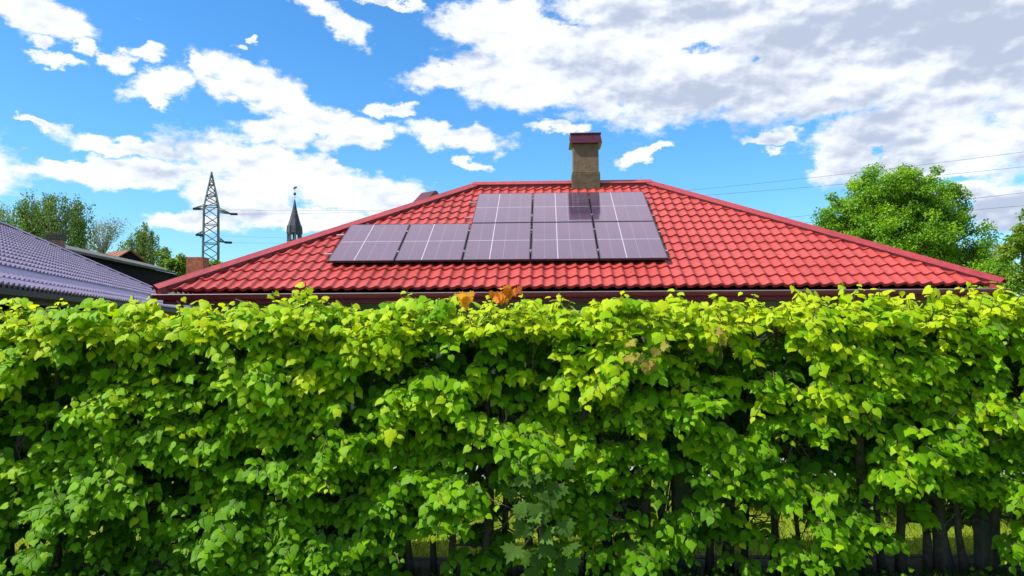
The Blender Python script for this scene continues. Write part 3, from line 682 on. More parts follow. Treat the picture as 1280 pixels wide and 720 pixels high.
# ------------------------------------------------------------------ ground
def ground():
    m, nt, b = nmat('lawn')
    f1 = noise(nt, .6, 6); f2 = noise(nt, 40, 3, .7); f3 = noise(nt, 3.0, 4)
    c = ramp(nt, [(.35, (.13, .22, .012)), (.55, (.26, .34, .02)), (.72, (.42, .38, .04))], f1)
    mx = N(nt, 'ShaderNodeMix', data_type='RGBA', blend_type='MULTIPLY'); mx.inputs[0].default_value = 1
    nt.links.new(c, mx.inputs[6]); nt.links.new(ramp(nt, [(.3, (.5, .5, .5)), (.7, (1.2, 1.2, 1.1))], f2), mx.inputs[7])
    nt.links.new(mx.outputs[2], b.inputs['Base Color']); b.inputs['Roughness'].default_value = .95; b.inputs['Specular IOR Level'].default_value = .2
    bump(nt, b, f2, .03)
    g = MB(); s = 2500
    xs = [-s, -200, -40, -10, 0, 10, 40, 200, s]
    for i in range(8):
        for j in range(8): g.add([(xs[i], xs[j], 0), (xs[i + 1], xs[j], 0), (xs[i + 1], xs[j + 1], 0), (xs[i], xs[j + 1], 0)], [(0, 1, 2, 3)])
    o = g.build('ground', m); tag(o, kind='structure')
ground()
pv = simple('pale_paving', (.24, .25, .27), (.32, .33, .35), 6, .9, bmp=.004)
g = MB(); g.box((0, 0, 0), (1, 1, 1)); g = MB()
a0 = Vector((-9, 9.35, 0)); 
g.hexa([Vector((-11, 9.4, -.02)), Vector((11, 8.5, -.02)), Vector((11, 9.9, -.02)), Vector((-11, 10.8, -.02))], [Vector((-11, 9.4, .035)), Vector((11, 8.5, .035)), Vector((11, 9.9, .035)), Vector((-11, 10.8, .035))])
tag(g.build('garden_path', pv), kind='structure')
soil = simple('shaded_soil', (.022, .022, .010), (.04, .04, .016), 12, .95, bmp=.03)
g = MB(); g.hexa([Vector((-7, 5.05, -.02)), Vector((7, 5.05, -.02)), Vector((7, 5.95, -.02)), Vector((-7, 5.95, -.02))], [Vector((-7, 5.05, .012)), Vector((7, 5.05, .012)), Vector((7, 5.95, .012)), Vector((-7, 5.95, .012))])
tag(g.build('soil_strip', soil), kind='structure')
# grass blades on the lawn behind the fence and along the hedge foot
def grass(n, x0, x1, y0, y1, h, s, tone=(0, 1)):
    g = np.random.default_rng(s); C_ = np.stack([g.uniform(x0, x1, n), g.uniform(y0, y1, n), np.zeros(n)], 1)
    tip = np.stack([g.normal(0, .35, n), g.normal(0, .35, n), np.ones(n)], 1); nm_ = np.stack([g.normal(size=n), g.normal(size=n), g.normal(0, .2, n)], 1)
    tn = np.clip(.5 + .35 * np.sin(C_[:, 0] * 1.7 + 1) * np.sin(C_[:, 1] * 2.3) + g.normal(0, .2, n), tone[0], tone[1])
    return C_, tip, nm_, h * g.uniform(.5, 1.3, n), tn
G1 = grass(60000, -6, 6, 5.9, 9.0, .055, 21); G2 = grass(6000, -4.5, 4.5, 4.85, 5.45, .10, 22, (0, .04)); G3 = grass(26000, -7, 7, 9.8, 11.8, .08, 24)  # hedge-foot blades toned dark, the hedge's shade put into their colour
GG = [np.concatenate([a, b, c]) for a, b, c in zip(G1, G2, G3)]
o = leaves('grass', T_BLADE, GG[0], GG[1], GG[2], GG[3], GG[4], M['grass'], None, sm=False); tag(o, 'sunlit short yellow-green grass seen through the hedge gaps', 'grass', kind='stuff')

# ------------------------------------------------------------------ fence behind the hedge stems
fy = 5.93
GF = 'mossy concrete fence posts in the hedge'
for k, (pxp, lb) in enumerate(((150, 'concrete fence post hidden behind the leaves in the left quarter of the hedge'), (505, 'slim dark concrete fence post left of the open gaps in the hedge foot'),
                  (852, 'mossy concrete fence post in the hedge foot between thick dark stems'), (1231, 'wide grey-green concrete fence post near the right edge of the hedge'))):
    q = P(pxp, 600, 5.66); m = MB(); m.box((q.x, 5.66, .60), (.135 if k != 1 else .09, .12, 1.24)); 
    o = m.build('fence_post', M['concrete'], bevel=.012); tag(o, lb, 'fence post', GF)
cf = MB(); sp_ = .058; amp_ = sp_ / 2; hF = 1.25; x = -4.6; yy = 5.74
cfe = empty('chain_link_fence', (0, yy, 0), 'wire mesh fence running behind the hedge stems', 'fence')
nz_ = int(hF / sp_)
k = 0
while x < 4.6:
    pts = []
    for j in range(nz_ + 1):
        s = 1 if (j + k) % 2 else -1
        pts.append(Vector((x + s * amp_ * 1.04, yy + .002 * s, .03 + j * sp_)))
    cf.tube(pts, .0016, 3, cap=False); x += sp_; k += 1
cf.build('wire_mesh', M['chain'], cfe)
for z in (.05, .66, hF + .02):
    m = MB(); m.tube([Vector((-4.6, yy, z)), Vector((4.6, yy, z))], .0028, 4); m.build('tension_wire', M['chain'], cfe)

# ------------------------------------------------------------------ the hedge
hedge = empty('hedge', (0, 5.5, 0), 'long clipped bright green linden hedge filling the lower half of the picture', 'hedge')
HY = 5.18            # where the leaf face stands
def hx(pxv): return (pxv - 640) / F * HY
def hz(pyv): return 1.75 - (pyv - 407) / F * HY
# stems
stem_px = [(-60, .03), (-10, .035), (28, .035), (88, .03), (165, .03), (238, .028), (300, .03), (352, .035), (400, .028), (455, .03), (543, .022), (569, .026), (606, .040), (655, .032), (700, .030), (757, .042), (803, .050), (885, .026), (905, .040), (924, .024), (960, .030), (990, .018), (1095, .026), (1120, .034), (630, .026), (675, .022), (728, .03), (780, .022), (830, .034), (515, .03), (1225, .024), (1015, .020), (1064, .045), (1150, .030), (1170, .055), (1196, .026), (1268, .018), (1310, .04), (1370, .04), (-120, .03), (-180, .04), (1430, .03)]
for i, (sx, r_) in enumerate(stem_px):
    g = np.random.default_rng(100 + i); X = (sx - 640) / F * 5.5; Y0 = 5.46 + g.uniform(-.07, .08); m = MB()
    lean = g.normal(0, .05) if sx != 1196 else -.18
    if sx in (757, 803, 1064, 1170): lean *= .4
    pts = []; rr = []
    for q in np.linspace(0, 1, 8):
        pts.append(Vector((X + lean * q + .018 * math.sin(q * 7 + i), Y0 + .02 * math.sin(q * 5 + i * 2), q * (1.72 + g.uniform(-.05, .05))))); rr.append(r_ * (1.18 - .18 * min(1, q * 7)) * (1 - .62 * q) if q > 0 else r_ * 1.35)
    m.tube(pts, rr, 9)
    for j in range(15):
        z0 = g.uniform(.22, 1.6); base = Vector((X + lean * z0 / 1.7, Y0, z0)); an = g.uniform(0, 2 * PI); L = g.uniform(.18, .5)
        d = Vector((math.cos(an) * 1.1, math.sin(an) * .75, g.uniform(-.1, .8))).normalized()
        p1 = base + d * L * .5 + Vector((0, 0, g.normal(0, .03))); p2 = base + d * L + Vector((g.normal(0, .04), 0, .08 + g.normal(0, .04)))
        p1.z = min(p1.z, 1.78); p2.z = min(p2.z, 1.84)
        m.tube([base, p1, p2], [r_ * .30, r_ * .2, .003], 5)
        for _ in range(3):
            e = p1.lerp(p2, g.uniform(0, .9)); dd_ = Vector(g.normal(size=3)) ; dd_.y *= .6; dd_.z = min(dd_.z, .3) if e.z > 1.6 else dd_.z; m.tube([e, e + dd_.normalized() * g.uniform(.08, .22)], [.0035, .0015], 3)
    m.build('stem', M['bark'], hedge, sm=True)

# leafy shoots
HOLES = [(58, 495, 36, 42, .95), (212, 448, 26, 26, .8), (20, 560, 22, 20, .5), (970, 458, 44, 17, 1.0), (925, 452, 20, 42, .8), (563, 445, 24, 11, .9), (640, 468, 22, 26, .7), (700, 428, 26, 14, .7), (420, 560, 14, 40, .5),
         (120, 440, 14, 16, .6), (320, 590, 12, 30, .4), (30, 690, 40, 30, .8), (240, 640, 20, 24, .5), (265, 545, 18, 14, .4), (620, 545, 26, 20, .6), (835, 560, 26, 36, .75), (1065, 560, 20, 30, .85), (560, 555, 16, 14, .5), (1120, 540, 40, 18, .5), (880, 500, 12, 30, .5), (460, 480, 16, 12, .5), (150, 660, 16, 20, .4)]
LOW = [(470, 640, 40, 70), (560, 588, 30, 26), (555, 640, 18, 16), (600, 620, 26, 34), (740, 588, 44, 28), (738, 640, 24, 22), (812, 665, 26, 30), (850, 690, 40, 18), (945, 590, 55, 34), (930, 560, 60, 30), (1010, 610, 30, 30), (1050, 660, 38, 40), (1030, 700, 30, 16), (1130, 590, 34, 22), (1100, 610, 26, 28), (1210, 590, 40, 30), (1270, 600, 40, 40), (1262, 690, 26, 20), (970, 690, 22, 22), (530, 560, 50, 26), (1180, 560, 60, 24), (700, 590, 24, 24), (880, 600, 18, 26), (690, 700, 26, 14), (620, 700, 60, 12), (770, 705, 30, 10)]
def dens(X, Z, layer=0):
    pxv = X / HY * F + 640; pyv = 407 - (Z - 1.75) * F / HY
    d = .93
    if layer == 0:
        for hx_, hy_, rx, ry, s in HOLES:
            q = ((pxv - hx_) / (rx + 16)) ** 2 + ((pyv - hy_ + 8) / (ry + 14)) ** 2
            if q < 1.3: d *= 1 - s * min(1, (1.3 - q) * 1.6)
    low = (pyv - 578) / 35; right = min(1, max(0, (pxv - 430) / 40))
    if low > 0:
        b = .07 if layer == 0 else .20
        for hx_, hy_, rx, ry in LOW:
            q = ((pxv - hx_) / rx / .92) ** 2 + ((pyv - hy_ + 6) / ry / .92) ** 2
            if q < 1.2: b = max(b, (.85 if layer == 0 else .35) * min(1, (1.25 - q) * 2.5))
        k = min(1, low) * right; d = d * (1 - k) + b * k
        if layer > 0: d *= (1 - .35 * min(1, low)) 
    d *= .78 + .22 * math.sin(X * 5.1 + 2 * math.sin(Z * 4)) * math.sin(Z * 6.3 + 1.5 * math.sin(X * 3.1))
    return d
def top_z(X): return 1.932 + .018 * X / 3.3 + .05 * min(1, max(0, (X - 2.2) / .9)) + .022 * math.sin(X * 3.3 + 1) + .018 * math.sin(X * 8.1)
LC_, LT_, LN_, LS_, LO_ = [], [], [], [], []
tw = MB()
hg = np.random.default_rng(11)
def shoot(base, d, L, nl, size, tone0, up_bias, face, twig=True, dr=.9):
    """one shoot with alternate leaves; d = start direction, it droops; face = outward direction the blades turn to"""
    g = hg; p = np.array(base, float); d = np.array(d, float); d /= np.linalg.norm(d); pts = [p.copy()]; st = L / nl
    for i in range(nl):
        d = d + np.array([g.normal(0, .10), g.normal(0, .10), -dr / nl + g.normal(0, .05)]); d /= np.linalg.norm(d); p = p + d * st; pts.append(p.copy())
        s = 1 if i % 2 else -1; side = np.cross(d, [0, 0, 1.0]); side /= max(1e-6, np.linalg.norm(side))
        tip = d * .35 + side * s * g.uniform(.35, .9) + np.array([0, 0, -1]) * g.uniform(.25, 1.0) + face * .25 + g.normal(0, .15, 3)
        nm_ = np.array([0, 0, 1]) * (up_bias + g.normal(0, .15)) + face * g.uniform(.45, 1.0) + g.normal(0, .26, 3)
        fr = (i + 1) / nl; sz = size * (1.08 - .45 * fr * fr) * g.uniform(.68, 1.25)
        LC_.append(p + side * s * .018 + np.array([0, 0, -.008])); LT_.append(tip); LN_.append(nm_); LS_.append(sz)
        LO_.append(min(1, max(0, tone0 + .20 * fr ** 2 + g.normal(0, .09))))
    if twig: tw.tube([Vector(q) for q in pts[::2]] if len(pts) > 3 else [Vector(q) for q in pts], [.0035] * len(pts[::2]), 3, cap=False)
FR = np.array([0, -1.0, 0]); BK = np.array([0, 1.0, 0]); UPV = np.array([0, 0, 1.0])
def surf(X, Z): return HY + .02 + .075 * math.sin(X * 4.9 + 1.7 * math.sin(Z * 5)) + .07 * math.sin(Z * 10.5 + 2.6 * math.sin(X * 3.1)) + .02 * math.sin(X * 13 + Z * 11)
# front face: clumps of shoots
nclump = 0
for _ in range(3700):
    X = hg.uniform(-4.3, 4.3); Z = hg.uniform(.10, 1.88); d_ = dens(X, Z)
    if hg.uniform() > d_ or nclump > 1900: continue
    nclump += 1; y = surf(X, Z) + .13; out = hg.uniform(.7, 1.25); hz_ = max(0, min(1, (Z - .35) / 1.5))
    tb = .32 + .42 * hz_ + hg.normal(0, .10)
    fld = math.sin(X * 9.3 + 2.1 * math.sin(Z * 7.7)) * math.sin(Z * 11.9 + 2.3 * math.sin(X * 6.1) + 1)
    if fld < -.06: continue
    y -= .07 * fld
    for j in range(4):
        ax = hg.normal(0, .75); dz_ = hg.uniform(-.15, .75)
        shoot((X + hg.normal(0, .045), y + hg.uniform(-.03, .05), Z + hg.normal(0, .045)), (ax, -1.0 * out, dz_), hg.uniform(.12, .26) * out, int(hg.integers(5, 8)), hg.uniform(.056, .090), tb, .9, FR)
# interior and back layers, leaf tone darkened to stand in for deep shade
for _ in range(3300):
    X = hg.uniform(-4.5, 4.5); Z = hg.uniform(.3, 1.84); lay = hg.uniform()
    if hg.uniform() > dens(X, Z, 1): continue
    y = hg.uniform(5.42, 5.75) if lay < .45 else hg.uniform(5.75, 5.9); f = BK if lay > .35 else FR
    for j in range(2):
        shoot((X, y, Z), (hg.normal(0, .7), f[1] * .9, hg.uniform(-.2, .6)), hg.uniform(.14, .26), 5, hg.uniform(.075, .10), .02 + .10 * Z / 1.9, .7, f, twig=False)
# low growth at the foot of the hedge, in its shade
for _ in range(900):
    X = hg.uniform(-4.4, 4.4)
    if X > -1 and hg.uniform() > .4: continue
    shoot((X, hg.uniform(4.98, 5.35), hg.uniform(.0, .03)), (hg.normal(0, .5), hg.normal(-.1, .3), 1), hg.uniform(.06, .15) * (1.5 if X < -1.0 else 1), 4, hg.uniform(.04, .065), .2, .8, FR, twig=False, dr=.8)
# top: upright and arching shoots in young yellow-green leaf
for _ in range(1250):
    X = hg.uniform(-4.5, 4.5); y = hg.uniform(5.10, 5.9); tz = top_z(X) - .035 * abs(y - 5.45) / .4; f = np.array([hg.normal(0, .5), -1.0 if y < 5.45 else .6, 0.3])
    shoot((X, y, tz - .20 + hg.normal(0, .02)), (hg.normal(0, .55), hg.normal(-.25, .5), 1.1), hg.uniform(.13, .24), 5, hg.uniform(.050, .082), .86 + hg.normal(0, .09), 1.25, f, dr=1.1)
# single taller tips along the top
for pxv, pyv in ((30, 372), (92, 368), (120, 370), (200, 365), (246, 370), (347, 362), (385, 352), (392, 366), (440, 366), (505, 362), (551, 360), (566, 368), (610, 366), (700, 366), (760, 366), (790, 360), (850, 358), (905, 362), (952, 366), (1008, 352), (1020, 362), (1060, 350), (1100, 356), (1140, 360), (1182, 350), (1222, 350), (1262, 348), (165, 368), (300, 372), (658, 368), (1085, 366)):
    q = P(pxv, pyv, 5.25)
    for j in range(int(hg.integers(2, 5))):
        h_ = .0 if j == 0 else hg.uniform(.02, .07)
        shoot((q.x + (0 if j == 0 else hg.normal(0, .05)), q.y + .03, q.z - .17 - h_), (hg.normal(0, .3), -.1, 1), .17, 6, hg.uniform(.062, .085), .85, .8, FR * .6, dr=.5)
A_ = [np.array(q) for q in (LC_, LT_, LN_, LS_, LO_)]
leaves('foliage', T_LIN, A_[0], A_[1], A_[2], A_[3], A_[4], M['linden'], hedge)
tag(tw.build('twigs', M['twig'], hedge), kind='stuff')
print('hedge leaves', len(A_[0]))

# ------------------------------------------------------------------ maples growing in the hedge
def maple(name, label, cat, spots, size, mat, base, group=None, n=9, seed=1, spread=.12, face=.9, up_=.5, tone=(0, 1)):
    g = np.random.default_rng(seed); root = empty(name, base, label, cat, group); C_, T_2, N_2, S_2 = [], [], [], []; m = MB()
    b = Vector(base); cen = sum((Vector(s) for s in spots), Vector()) / len(spots)
    m.tube([b, b.lerp(cen, .6) + Vector((.02, .03, 0)), cen + Vector((0, .04, 0))], [.012, .008, .004], 6)
    for s in spots:
        s = Vector(s); m.tube([b.lerp(cen, .85), s + Vector((0, .03, -.02))], [.005, .002], 4)
        for j in range(n):
            o_ = np.array([g.normal(0, spread), g.normal(0, spread * .4) - .02, g.normal(0, spread)])
            C_.append(np.array(s) + o_); T_2.append(o_ * 2.5 + np.array([g.normal(0, .4), -.25, -.55 + g.normal(0, .3)])); N_2.append(np.array([g.normal(0, .5), -face, up_ + g.normal(0, .45)])); S_2.append(size * g.uniform(.7, 1.2))
    m.build('stem', M['twig'], root); n_ = len(C_)
    leaves('leaves', T_MAP, np.array(C_), np.array(T_2), np.array(N_2), np.array(S_2), g.uniform(*tone, n_), mat, root)
maple('maple_sapling', 'young maple with large lobed dull green leaves low in the hedge middle', 'sapling', [P(690, 600, 5.0), P(665, 625, 4.98), P(680, 655, 4.97), P(655, 680, 5.0), P(700, 685, 5.0), P(652, 610, 5.02)], .108, M['maple'], (P(672, 700, 5.15).x, 5.15, 0), n=6, seed=31, spread=.07)
maple('maple_shoot', 'single upright orange maple shoot poking out of the hedge top', 'maple shoot', [P(583, 366, 5.12), P(578, 374, 5.12)], .060, M['maple_or'], (P(580, 400, 5.3).x, 5.3, P(583, 420, 5.3).z), n=3, seed=32, spread=.018, tone=(.6, 1), group='orange maple shoots on the hedge top')
maple('maple_shoot', 'bushier rusty orange maple shoot on the hedge top, right of the single one', 'maple shoot', [P(622, 368, 5.12), P(634, 364, 5.1), P(641, 362, 5.1), P(626, 374, 5.1)], .056, M['maple_or'], (P(630, 400, 5.3).x, 5.3, P(630, 420, 5.3).z), n=4, seed=33, spread=.024, tone=(0, .9), group='orange maple shoots on the hedge top')
maple('maple_shoot', 'pinkish yellow-green maple shoot on the hedge face, right of centre', 'maple shoot', [P(785, 448, 5.0), P(800, 456, 4.98), P(812, 440, 5.0)], .056, M['maple_pk'], (P(800, 480, 5.2).x, 5.2, P(800, 490, 5.2).z), n=4, seed=34, spread=.04)
maple('maple_shoot', 'pinkish maple shoot on the hedge face beside the dark horizontal gap at right', 'maple shoot', [P(905, 428, 5.0), P(890, 424, 5.0)], .055, M['maple_pk'], (P(900, 450, 5.2).x, 5.2, P(900, 450, 5.2).z), n=3, seed=35, spread=.03)
for k, (bx, by, lb, sz) in enumerate(((520, 7.3, 'low light green garden shrub behind the fence, left of the open gaps', .45), (735, 6.9, 'low yellow-green shrub behind the fence near the middle', .30), (1100, 7.2, 'bushy light green garden shrub behind the fence at right', .62), (960, 7.6, 'yellow-green garden shrub behind the fence, left of the bushier one', .5), (1260, 7.0, 'low shrub behind the fence beside the right-hand concrete post', .4))):
    X = (bx - 640) / F * by
    tree('garden_shrub', lb, 'shrub', 'garden shrubs behind the fence', (X, by, 0), [((X, by, sz * .8), (sz * .7, sz * .6, sz * .6), 1), ((X - .35, by - .1, sz * .6), (sz * .6, sz * .5, sz * .5), 1), ((X + .2, by + .1, sz * .5), (sz * .6, sz * .5, sz * .4), 1)], int(4200 * sz / .5), .045, M['shrub'], M['bark'], seed=40 + k, nl=34, clump=.15, trunk_r=.02)

# ------------------------------------------------------------------ light, sky and clouds
SUN_EL = R(50); SUN_AZ = R(-106)
sd = bpy.data.lights.new('sun', 'SUN'); so = bpy.data.objects.new('sun', sd); COL.objects.link(so)
sd.energy = 4.6; sd.angle = R(.53); sd.color = (1, .955, .88)
sv = Vector((math.sin(SUN_AZ) * math.cos(SUN_EL), math.cos(SUN_AZ) * math.cos(SUN_EL), math.sin(SUN_EL)))
so.rotation_euler = sv.to_track_quat('Z', 'Y').to_euler()

wd = bpy.data.worlds.new('World'); scn.world = wd; wd.use_nodes = True; nt = wd.node_tree
for n_ in list(nt.nodes): nt.nodes.remove(n_)
L = nt.links.new
out = N(nt, 'ShaderNodeOutputWorld'); bg = N(nt, 'ShaderNodeBackground'); bg.inputs[1].default_value = .075; L(bg.outputs[0], out.inputs[0])
sky = N(nt, 'ShaderNodeTexSky', sky_type='NISHITA', sun_disc=False, sun_elevation=SUN_EL, sun_rotation=SUN_AZ)
sky.air_density = 1.0; sky.dust_density = .6; sky.ozone_density = 2.0
tc = N(nt, 'ShaderNodeTexCoord'); sp = N(nt, 'ShaderNodeSeparateXYZ'); L(tc.outputs['Generated'], sp.inputs[0])
def mth(op, a, b=None, c=None, clamp=False):
    n = N(nt, 'ShaderNodeMath', operation=op); n.use_clamp = clamp
    for i, v in enumerate((a, b, c)):
        if v is None: continue
        if isinstance(v, (int, float)): n.inputs[i].default_value = v
        else: L(v, n.inputs[i])
    return n.outputs[0]
# azimuth and elevation of the direction, in degrees
az = mth('MULTIPLY', mth('ARCTAN2', sp.outputs[0], sp.outputs[1]), 180 / PI)
el = mth('MULTIPLY', mth('ARCSINE', sp.outputs[2]), 180 / PI)
cb = N(nt, 'ShaderNodeCombineXYZ'); L(az, cb.inputs[0]); L(el, cb.inputs[1])
def wnoise(vec, scale, detail, rough, off=(0, 0, 0), sc=(1, 1.7, 1), dist=0.0, color=False):
    mp = N(nt, 'ShaderNodeMapping'); mp.inputs['Location'].default_value = off; mp.inputs['Scale'].default_value = sc; L(vec, mp.inputs[0])
    n = N(nt, 'ShaderNodeTexNoise'); n.inputs['Scale'].default_value = scale; n.inputs['Detail'].default_value = detail; n.inputs['Roughness'].default_value = rough; n.inputs['Distortion'].default_value = dist
    L(mp.outputs[0], n.inputs['Vector']); return n.outputs[1 if color else 0]
# ragged cloud outlines: warp the coordinates
wc_ = wnoise(cb.outputs[0], .30, 5, .62, color=True)
REL = wnoise(cb.outputs[0], .33, 5, .5, (7.22, 2.3, 0))
ws = N(nt, 'ShaderNodeVectorMath', operation='SUBTRACT'); L(wc_, ws.inputs[0]); ws.inputs[1].default_value = (.5, .5, .5)
wm_ = N(nt, 'ShaderNodeVectorMath', operation='MULTIPLY'); L(ws.outputs[0], wm_.inputs[0]); wm_.inputs[1].default_value = (5.0, 3.2, 0)
wa = N(nt, 'ShaderNodeVectorMath', operation='ADD'); L(cb.outputs[0], wa.inputs[0]); L(wm_.outputs[0], wa.inputs[1])
def azel(px, py):
    r = ray(px, py).normalized(); return math.degrees(math.atan2(r.x, r.y)), math.degrees(math.asin(r.z))
BL = [(60, 22, 62, 28, -8), (8, 6, 34, 16, 0), (52, 53, 20, 8, 0), (72, 76, 36, 9, -8), (105, 58, 18, 9, 0), (140, 76, 25, 13, 0), (180, 68, 26, 11, 0),
      (198, 108, 44, 21, 10), (242, 80, 13, 12, 0), (200, 134, 18, 9, 0), (318, 108, 84, 28, -14), (390, 142, 54, 24, -20), (455, 170, 54, 19, 8), (350, 165, 50, 20, 0),
      (572, 172, 74, 17, -6), (485, 135, 36, 8, 0), (583, 206, 22, 7, 0), (165, 184, 96, 13, -6), (46, 157, 27, 5, -8), (150, 216, 140, 19, 0), (335, 212, 140, 34, -8),
      (445, 242, 110, 24, -4), (370, 268, 110, 16, 0), (235, 276, 70, 13, 0), (300, 245, 70, 26, 0), (480, 250, 90, 18, 0), (420, 28, 46, 19, -28), (490, 1, 46, 6, 0), (316, 42, 9, 6, 0), (308, 57, 7, 6, 0), (80, 212, 60, 12, 0),
      (620, 25, 80, 34, 0), (585, 96, 86, 20, 8), (660, 110, 90, 28, 0), (700, 62, 120, 62, 0), (820, 95, 150, 66, 0), (860, 20, 220, 60, 0), (960, 100, 150, 62, -8), (1060, 60, 190, 96, 0), (1200, 60, 180, 110, 0),
      (1130, 165, 130, 46, 0), (1045, 198, 38, 34, 30), (1190, 190, 120, 44, 0), (1262, 256, 60, 34, 0), (1200, 240, 40, 22, 0), (695, 160, 34, 8, 0), (800, 194, 28, 9, 10), (822, 186, 16, 7, 0), (960, 172, 40, 7, 0), (966, 187, 10, 6, 0),
      (1400, 120, 220, 120, 0), (-120, 200, 160, 60, 0)]
NEG = [(712, 32, 34, 12, -20), (868, 62, 28, 8, 8), (940, 82, 16, 9, 0), (1160, 232, 50, 10, 8), (470, 205, 60, 7, 0), (70, 190, 36, 6, 0), (1100, 190, 10, 8, 0)]
def cover(lst, vec):
    acc = None
    for (bx, by, rx, ry, rot) in lst:
        a, e = azel(bx, by); a2, e2 = azel(bx + 5, by); a3, e3 = azel(bx, by - 5); sx_ = (a2 - a) / 5; sy_ = (e3 - e) / 5
        mp = N(nt, 'ShaderNodeMapping', vector_type='TEXTURE'); mp.inputs['Location'].default_value = (a, e, 0); mp.inputs['Rotation'].default_value = (0, 0, R(rot)); mp.inputs['Scale'].default_value = (rx * abs(sx_) * 1.38, ry * abs(sy_) * 1.38, 1)
        L(vec, mp.inputs[0]); gr = N(nt, 'ShaderNodeTexGradient', gradient_type='SPHERICAL'); L(mp.outputs[0], gr.inputs[0])
        acc = gr.outputs[1] if acc is None else mth('MAXIMUM', acc, gr.outputs[1])
    return acc
cov = cover(BL, wa.outputs[0]); neg = cover(NEG, wa.outputs[0])
# away from the surveyed part of the sky: scattered cumulus everywhere
far = wnoise(tc.outputs['Generated'], 2.3, 5, .6, (3, 1, 2), (1, 1, 2.2))
farm = N(nt, 'ShaderNodeMapRange'); farm.inputs[1].default_value = .44; farm.inputs[2].default_value = .66; farm.inputs[4].default_value = .9; L(far, farm.inputs[0])
outaz = N(nt, 'ShaderNodeMapRange'); outaz.inputs[1].default_value = 38; outaz.inputs[2].default_value = 48; L(mth('ABSOLUTE', az), outaz.inputs[0])
outel = N(nt, 'ShaderNodeMapRange'); outel.inputs[1].default_value = 25; outel.inputs[2].default_value = 31; L(el, outel.inputs[0])
cov2 = mth('MAXIMUM', cov, mth('MULTIPLY', farm.outputs[0], mth('MAXIMUM', outaz.outputs[0], outel.outputs[0])))
f1 = wnoise(cb.outputs[0], .55, 9, .62, (7, 3, 0)); f2 = wnoise(cb.outputs[0], .16, 6, .6, (2, 9, 0)); 
dn = mth('ADD', cov2, mth('MULTIPLY', mth('SUBTRACT', f1, .5), .95)); dn = mth('SUBTRACT', dn, mth('MULTIPLY', neg, .5))
al = N(nt, 'ShaderNodeMapRange', interpolation_type='SMOOTHSTEP'); al.inputs[1].default_value = .14; al.inputs[2].default_value = .50; L(dn, al.inputs[0])
# thick parts are grey (backlit), thin edges white
f3 = wnoise(cb.outputs[0], .13, 4, .5, (11, 4, 0), (1, 2.0, 1))
rgt = N(nt, 'ShaderNodeMapRange'); rgt.inputs[1].default_value = -8; rgt.inputs[2].default_value = 26; rgt.inputs[3].default_value = -.10; rgt.inputs[4].default_value = .34; L(az, rgt.inputs[0])
rl_ = mth('MULTIPLY', mth('SUBTRACT', REL, wnoise(cb.outputs[0], .33, 5, .5, (7, 3, 0))), 2.0)
th = mth('ADD', mth('ADD', rl_, mth('ADD', mth('MULTIPLY', mth('SUBTRACT', f3, .5), 2.6), mth('MULTIPLY', dn, .40))), rgt.outputs[0])
gy = N(nt, 'ShaderNodeMapRange', interpolation_type='SMOOTHSTEP'); gy.inputs[1].default_value = .15; gy.inputs[2].default_value = .95; L(th, gy.inputs[0])
cc_ = N(nt, 'ShaderNodeMix', data_type='RGBA'); L(gy.outputs[0], cc_.inputs[0]); cc_.inputs[6].default_value = (8.2, 8.5, 9.0, 1); cc_.inputs[7].default_value = (4.3, 4.9, 6.2, 1)
# the glare of thin cloud round the sun
vd = N(nt, 'ShaderNodeVectorMath', operation='DOT_PRODUCT'); L(tc.outputs['Generated'], vd.inputs[0]); vd.inputs[1].default_value = sv
gl_ = mth('POWER', mth('MAXIMUM', vd.outputs['Value'], 0), 14)
ga = N(nt, 'ShaderNodeMix', data_type='RGBA', blend_type='ADD'); ga.inputs[0].default_value = 1
gcol = N(nt, 'ShaderNodeMix', data_type='RGBA'); L(gl_, gcol.inputs[0]); gcol.inputs[6].default_value = (0, 0, 0, 1); gcol.inputs[7].default_value = (8, 8, 8, 1)
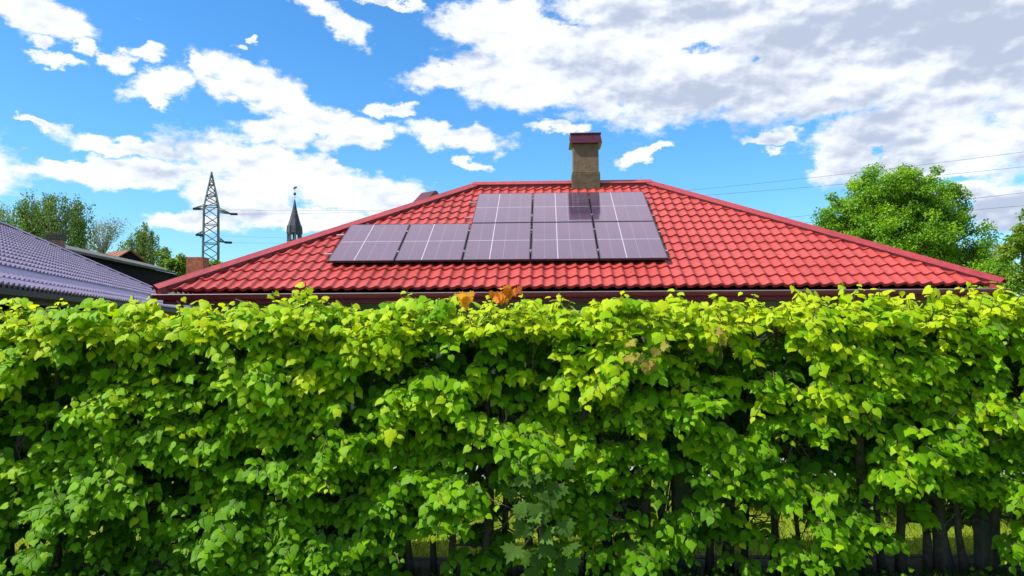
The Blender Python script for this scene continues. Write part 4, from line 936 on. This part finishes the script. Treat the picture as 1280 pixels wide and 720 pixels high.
# sky colour a touch more saturated, as the photograph has it
hs = N(nt, 'ShaderNodeHueSaturation'); hs.inputs['Saturation'].default_value = 1.12; hs.inputs['Value'].default_value = 1.0
tn_ = N(nt, 'ShaderNodeVectorMath', operation='MULTIPLY'); L(sky.outputs[0], tn_.inputs[0]); tn_.inputs[1].default_value = (1.0, 1.42, 1.75); L(tn_.outputs[0], hs.inputs['Color'])
bkf = N(nt, 'ShaderNodeMapRange'); bkf.inputs[1].default_value = 38; bkf.inputs[2].default_value = 60; bkf.inputs[3].default_value = 1.0; bkf.inputs[4].default_value = 1.25; L(mth('ABSOLUTE', az), bkf.inputs[0])  # clouds out of view brightened as added fill light for the hedge front
cbr = N(nt, 'ShaderNodeVectorMath', operation='SCALE'); L(cc_.outputs[2], cbr.inputs[0]); L(bkf.outputs[0], cbr.inputs['Scale'])
mxs = N(nt, 'ShaderNodeMix', data_type='RGBA'); L(mth('MULTIPLY', al.outputs[0], .97), mxs.inputs[0]); L(hs.outputs[0], mxs.inputs[6]); L(cbr.outputs[0], mxs.inputs[7])
vv_ = N(nt, 'ShaderNodeVectorMath', operation='DOT_PRODUCT'); L(tc.outputs['Generated'], vv_.inputs[0]); vv_.inputs[1].default_value = (0, math.cos(R(47)), math.sin(R(47)))  # added bright lavender sky patch, out of view, for the solar glass to reflect
vm = N(nt, 'ShaderNodeMapRange', interpolation_type='SMOOTHSTEP'); vm.inputs[1].default_value = .91; vm.inputs[2].default_value = .965; vm.inputs[4].default_value = .93; L(vv_.outputs['Value'], vm.inputs[0])
mxv = N(nt, 'ShaderNodeMix', data_type='RGBA'); L(vm.outputs[0], mxv.inputs[0]); L(mxs.outputs[2], mxv.inputs[6]); mxv.inputs[7].default_value = (7.9, 6.7, 8.2, 1)
L(mxv.outputs[2], ga.inputs[6]); L(gcol.outputs[2], ga.inputs[7]); L(ga.outputs[2], bg.inputs[0])
wd.cycles.sampling_method = 'MANUAL'; wd.cycles.sample_map_resolution = 512

# ------------------------------------------------------------------ render settings
vs = scn.view_settings; vs.view_transform = 'Standard'; vs.look = 'None'; vs.exposure = .75; vs.gamma = 1; vs.use_curve_mapping = False
cy = scn.cycles; cy.max_bounces = 7; cy.diffuse_bounces = 4; cy.glossy_bounces = 3; cy.transmission_bounces = 4; cy.transparent_max_bounces = 4
cy.use_denoising = True; cy.denoiser = 'OPENIMAGEDENOISE'; cy.caustics_reflective = False; cy.caustics_refractive = False
cy.sample_clamp_indirect = 8
scn.render.film_transparent = False
